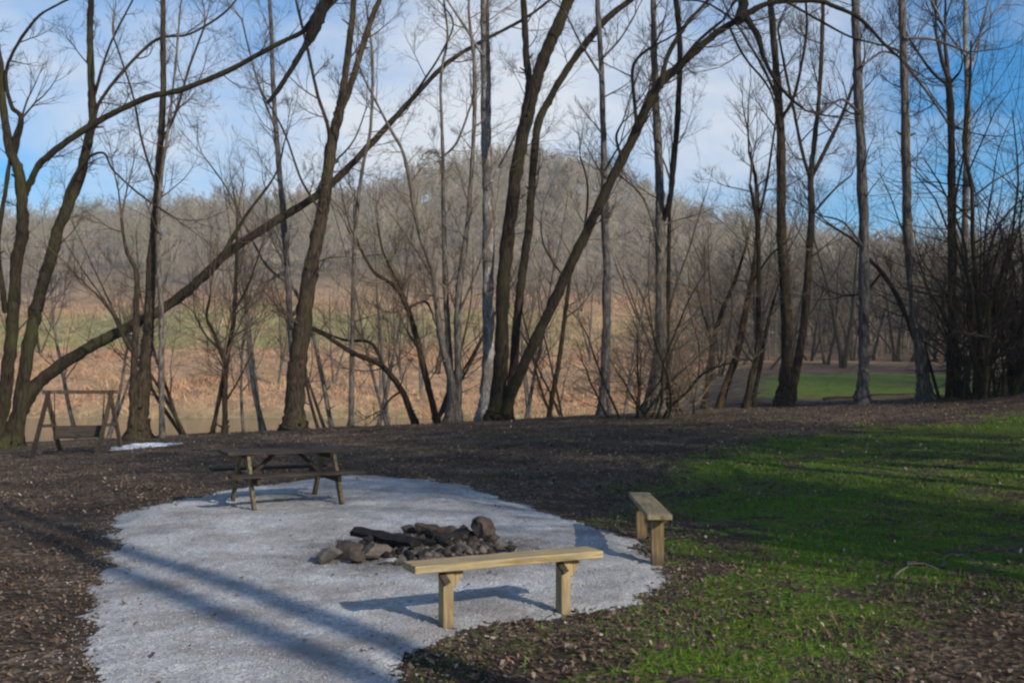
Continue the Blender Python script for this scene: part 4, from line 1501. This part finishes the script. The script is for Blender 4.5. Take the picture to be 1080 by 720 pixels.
G = 'stones of the fire ring'
rock('fire_stone', 344, 597, 46, 26, 'grey', 'low grey wedge shaped stone at the tip of the fire ring nearest the picnic table', G)
rock('fire_stone', 362, 593, 36, 29, 'dark', 'dark sooty stone tucked behind the grey wedge shaped one', G, seed=1)
rock('fire_stone', 375, 599, 24, 15, 'dark', 'small blackened stone in front of the tan slab', G, seed=5)
rock('fire_stone', 391, 596, 48, 22, 'tan', 'tan flat faced slab leaning under the black charred log', G, seed=2)
rock('fire_stone', 408, 600, 24, 9, 'pale', 'small pale grey stone at the front edge of the fire ring', G, seed=3)
rock('fire_stone', 424, 600, 24, 10, 'grey', 'flat grey stone between the pale grey stone and the bench end', G, seed=9)
rock('fire_stone', 431, 568, 24, 12, 'dark', 'small stone behind the charred log', G, seed=8)
rock('fire_stone', 449, 571, 32, 22, 'dark', 'peaked dark stone at the back of the fire ring', G, seed=4)
rock('fire_stone', 471, 570, 28, 14, 'brown', 'squat brown stone beside the peaked dark one', G, seed=6)
rock('fire_stone', 489, 571, 22, 16, 'dark', 'narrow dark stone leaning on the big rough boulder', G, seed=7)
rock('fire_stone', 512, 577, 36, 33, 'brown', 'big rough brown boulder closing the fire ring, tallest of its stones', G, seed=12)
rock('fire_stone', 502, 584, 18, 9, 'dark', 'small dark stone at the foot of the big rough boulder', G, seed=14)


def char_log(pa, pb, r, label, lift=.05):
    a, b_ = hit(*pa), hit(*pb)
    a.z = gz(a.x, a.y) + lift * rnd.uniform(.6, 1.2)
    b_.z = gz(b_.x, b_.y) + lift * rnd.uniform(.4, 1.0)
    n = 12
    d = (b_ - a).normalized()
    side = d.cross(Vector((0, 0, 1))).normalized()
    upv = side.cross(d)
    prof = [(math.cos(k / 6 * 6.283 + rnd.uniform(-.35, .35)) * rnd.uniform(.55, 1.1), math.sin(k / 6 * 6.283) * rnd.uniform(.45, .85)) for k in range(6)]
    V, Fc = [], []
    for i in range(n):
        t = i / (n - 1)
        sc = r * (1 - .5 * abs(t - .45) ** 1.5) * rnd.uniform(.86, 1.12)
        c0 = a.lerp(b_, t) + upv * rnd.gauss(0, .006)
        for (u, w) in prof:
            off = d * (rnd.uniform(-.05, .05) if i in (0, n - 1) else 0)
            V.append(tuple(c0 + side * (u * sc * rnd.uniform(.9, 1.1)) + upv * (w * sc * rnd.uniform(.9, 1.1)) + off))
    for i in range(n - 1):
        for k in range(6):
            q = (k + 1) % 6
            Fc.append((i * 6 + k, i * 6 + q, (i + 1) * 6 + q, (i + 1) * 6 + k))
    Fc += [tuple(range(6))[::-1], tuple((n - 1) * 6 + k for k in range(6))]
    m = MB()
    m.add(V, Fc)
    o = m.build('charred_log', ST['char'], None, tuple(a))
    tag(o, label, 'log')
    return o


char_log((374, 576), (440, 590), .085, 'thickest black charred log lying over the tan slab', .15)
char_log((402, 574), (458, 584), .07, 'black burnt log crossing the middle of the fire ring', .12)
char_log((440, 594), (476, 580), .05, 'short burnt stick in the ashes near the bench end', .05)
char_log((416, 579), (434, 597), .06, 'black burnt stub sticking out over the front stones', .09)
char_log((455, 580), (502, 573), .06, 'burnt log lying along the back stones toward the big boulder', .09)
char_log((470, 587), (450, 572), .045, 'thin burnt stick propped on the peaked dark stone', .12)
char_log((384, 584), (404, 578), .06, 'burnt chunk jammed between the tan slab and the thickest log', .14)

# ash bed: dark cinders and ash
ash, nt, b = new_mat('ash', .95)
nt.links.new(ramp(nt, noise(nt, coords(nt), 7, 6, .7), [(.35, (.03, .026, .024)), (.55, (.12, .105, .10)), (.7, (.27, .255, .25))]), b.inputs['Base Color'])
pc = hit(446, 586)
m = MB()
vv = [(0, 0, .03)]
for i in range(1, 9):
    for j in range(48):
        a = j / 48 * 6.283
        e = 1 + .10 * math.sin(3 * a + .6) + .06 * math.sin(8 * a) + rnd.uniform(-.04, .04)
        u = i / 8
        vv.append((math.cos(a) * .74 * u * e, math.sin(a) * .70 * u * e, .03 * (1 - u * u) + (.014 * rnd.random() if i < 8 else -.012)))
vv = [(pc.x + .05 + x, pc.y + .25 + y, gz(pc.x, pc.y) + .012 + z) for x, y, z in vv]
ff = [(0, 1 + j, 1 + (j + 1) % 48) for j in range(48)]
for i in range(7):
    for j in range(48):
        a, b_ = 1 + i * 48 + j, 1 + i * 48 + (j + 1) % 48
        ff.append((a, a + 48, b_ + 48, b_))
m.add(vv, ff)
tag(m.build('ash_bed', ash, smooth=True), 'bed of ash and cinders inside the fire ring', 'ash', kind='stuff')
n = 900
a = nr.uniform(0, 6.28, n)
rr = .7 * np.sqrt(nr.uniform(0, 1, n)) + np.where(nr.uniform(0, 1, n) < .35, np.abs(nr.normal(0, .13, n)), 0)
X, Y = pc.x + .03 + rr * np.cos(a), pc.y + .25 + rr * np.sin(a) * .9
g = nr.uniform(.008, .05, n) * nr.choice([1, 1, 1, 2.2], n)
cind = pebbles('cinder_debris', X, Y, nr.uniform(.010, .03, n) * nr.choice([1, 1, 2.4], n), np.stack([g * 1.2, g, g * .9], 1), tint_mat('cinder'), np.full(n, gz(pc.x, pc.y) + .03))
tag(cind, 'burnt cinders scattered inside the fire ring', 'cinders', kind='stuff')

# ------------------------------------------------------------------ fallen sticks


def stick(pa, pb, r, label, mat, bend=.05, forks=1):
    a, b_ = hit(*pa), hit(*pb)
    m = MB()
    n = 9
    P = []
    for i in range(n):
        t = i / (n - 1)
        p = a.lerp(b_, t) + Vector((rnd.gauss(0, .012), rnd.gauss(0, .012), 0))
        p.z = Hs(p.x, p.y) + r + bend * math.sin(t * 3.14)
        P.append(p)
    m.tube([tuple(p) for p in P], [r * (1 - .6 * i / (n - 1)) for i in range(n)], 6)
    o = m.build('fallen_branch', mat, None, tuple(a), smooth=True)
    for k in range(forks):
        q = P[4 + k]
        m = MB()
        e = q + (b_ - a) * .3 + Vector((.12 - .2 * k, -.22, .05))
        e.z = Hs(e.x, e.y) + .02
        m.tube([tuple(q), tuple(q.lerp(e, .5) + Vector((0, 0, .03))), tuple(e)], [r * .55, r * .45, r * .2], 5)
        c_ = m.build('twig', mat, None, None, smooth=True)
        c_.parent = o
        c_.matrix_parent_inverse = Matrix.Translation(-a)
    tag(o, label, 'branch')
    return o


stick((942, 612), (972, 595), .009, 'fallen bare stick with a bent tip lying on the green grass', TWIG['grey'], .06)
stick((992, 599), (1010, 589), .009, 'pale curved twig lying in grass beyond the bent stick', TWIG['grey'], .08)
stick((868, 422), (975, 416), .06, 'long dark fallen branch at the edge of the far lawn', BARK['dark'], .06)

# brush pile mound at the right edge of the clearing
mp_ = hit(1074, 402)
m = MB()
for k in range(80):
    a = rnd.uniform(0, 6.28)
    q = Vector((31 * .51 + rnd.gauss(0, .8), 31 + rnd.gauss(0, .5), 0))
    q.z = Hs(q.x, q.y) + rnd.uniform(0, .5)
    d = Vector((math.cos(a), math.sin(a), rnd.uniform(-.1, .5))).normalized()
    m.tube([tuple(q), tuple(q + d * rnd.uniform(.4, 1.1))], [.02, .006], 4)
loc = (31 * .51, 31, Hs(31 * .51, 31))
tag(m.build('brush_pile', TWIG['brown'], None, loc), 'low pile of dead brush at the foot of the thicket by the picture edge', 'brush pile')

# ------------------------------------------------------------------ thin valley haze
m = MB()
m.box(((xs[0] + xs[-1]) / 2, (ys[0] + ys[-1]) / 2, (GZ.min() - 1 + GZ.max() + 20) / 2), (xs[-1] - xs[0] + 8, ys[-1] - ys[0] + 8, GZ.max() - GZ.min() + 21))
hm = bpy.data.materials.new('valley_haze')
hm.use_nodes = True
hnt = hm.node_tree
hnt.nodes.remove(hnt.nodes['Principled BSDF'])
pv = hnt.nodes.new('ShaderNodeVolumePrincipled')
pv.inputs['Color'].default_value = (.97, .96, .95, 1)
pv.inputs['Density'].default_value = .00052
pv.inputs['Anisotropy'].default_value = .2
hnt.links.new(pv.outputs[0], hnt.nodes['Material Output'].inputs['Volume'])
tag(m.build('haze', hm), 'thin pale air haze filling the valley', 'haze', kind='stuff')
print('ZRANGE', V.shape, GZ.min(), GZ.max())
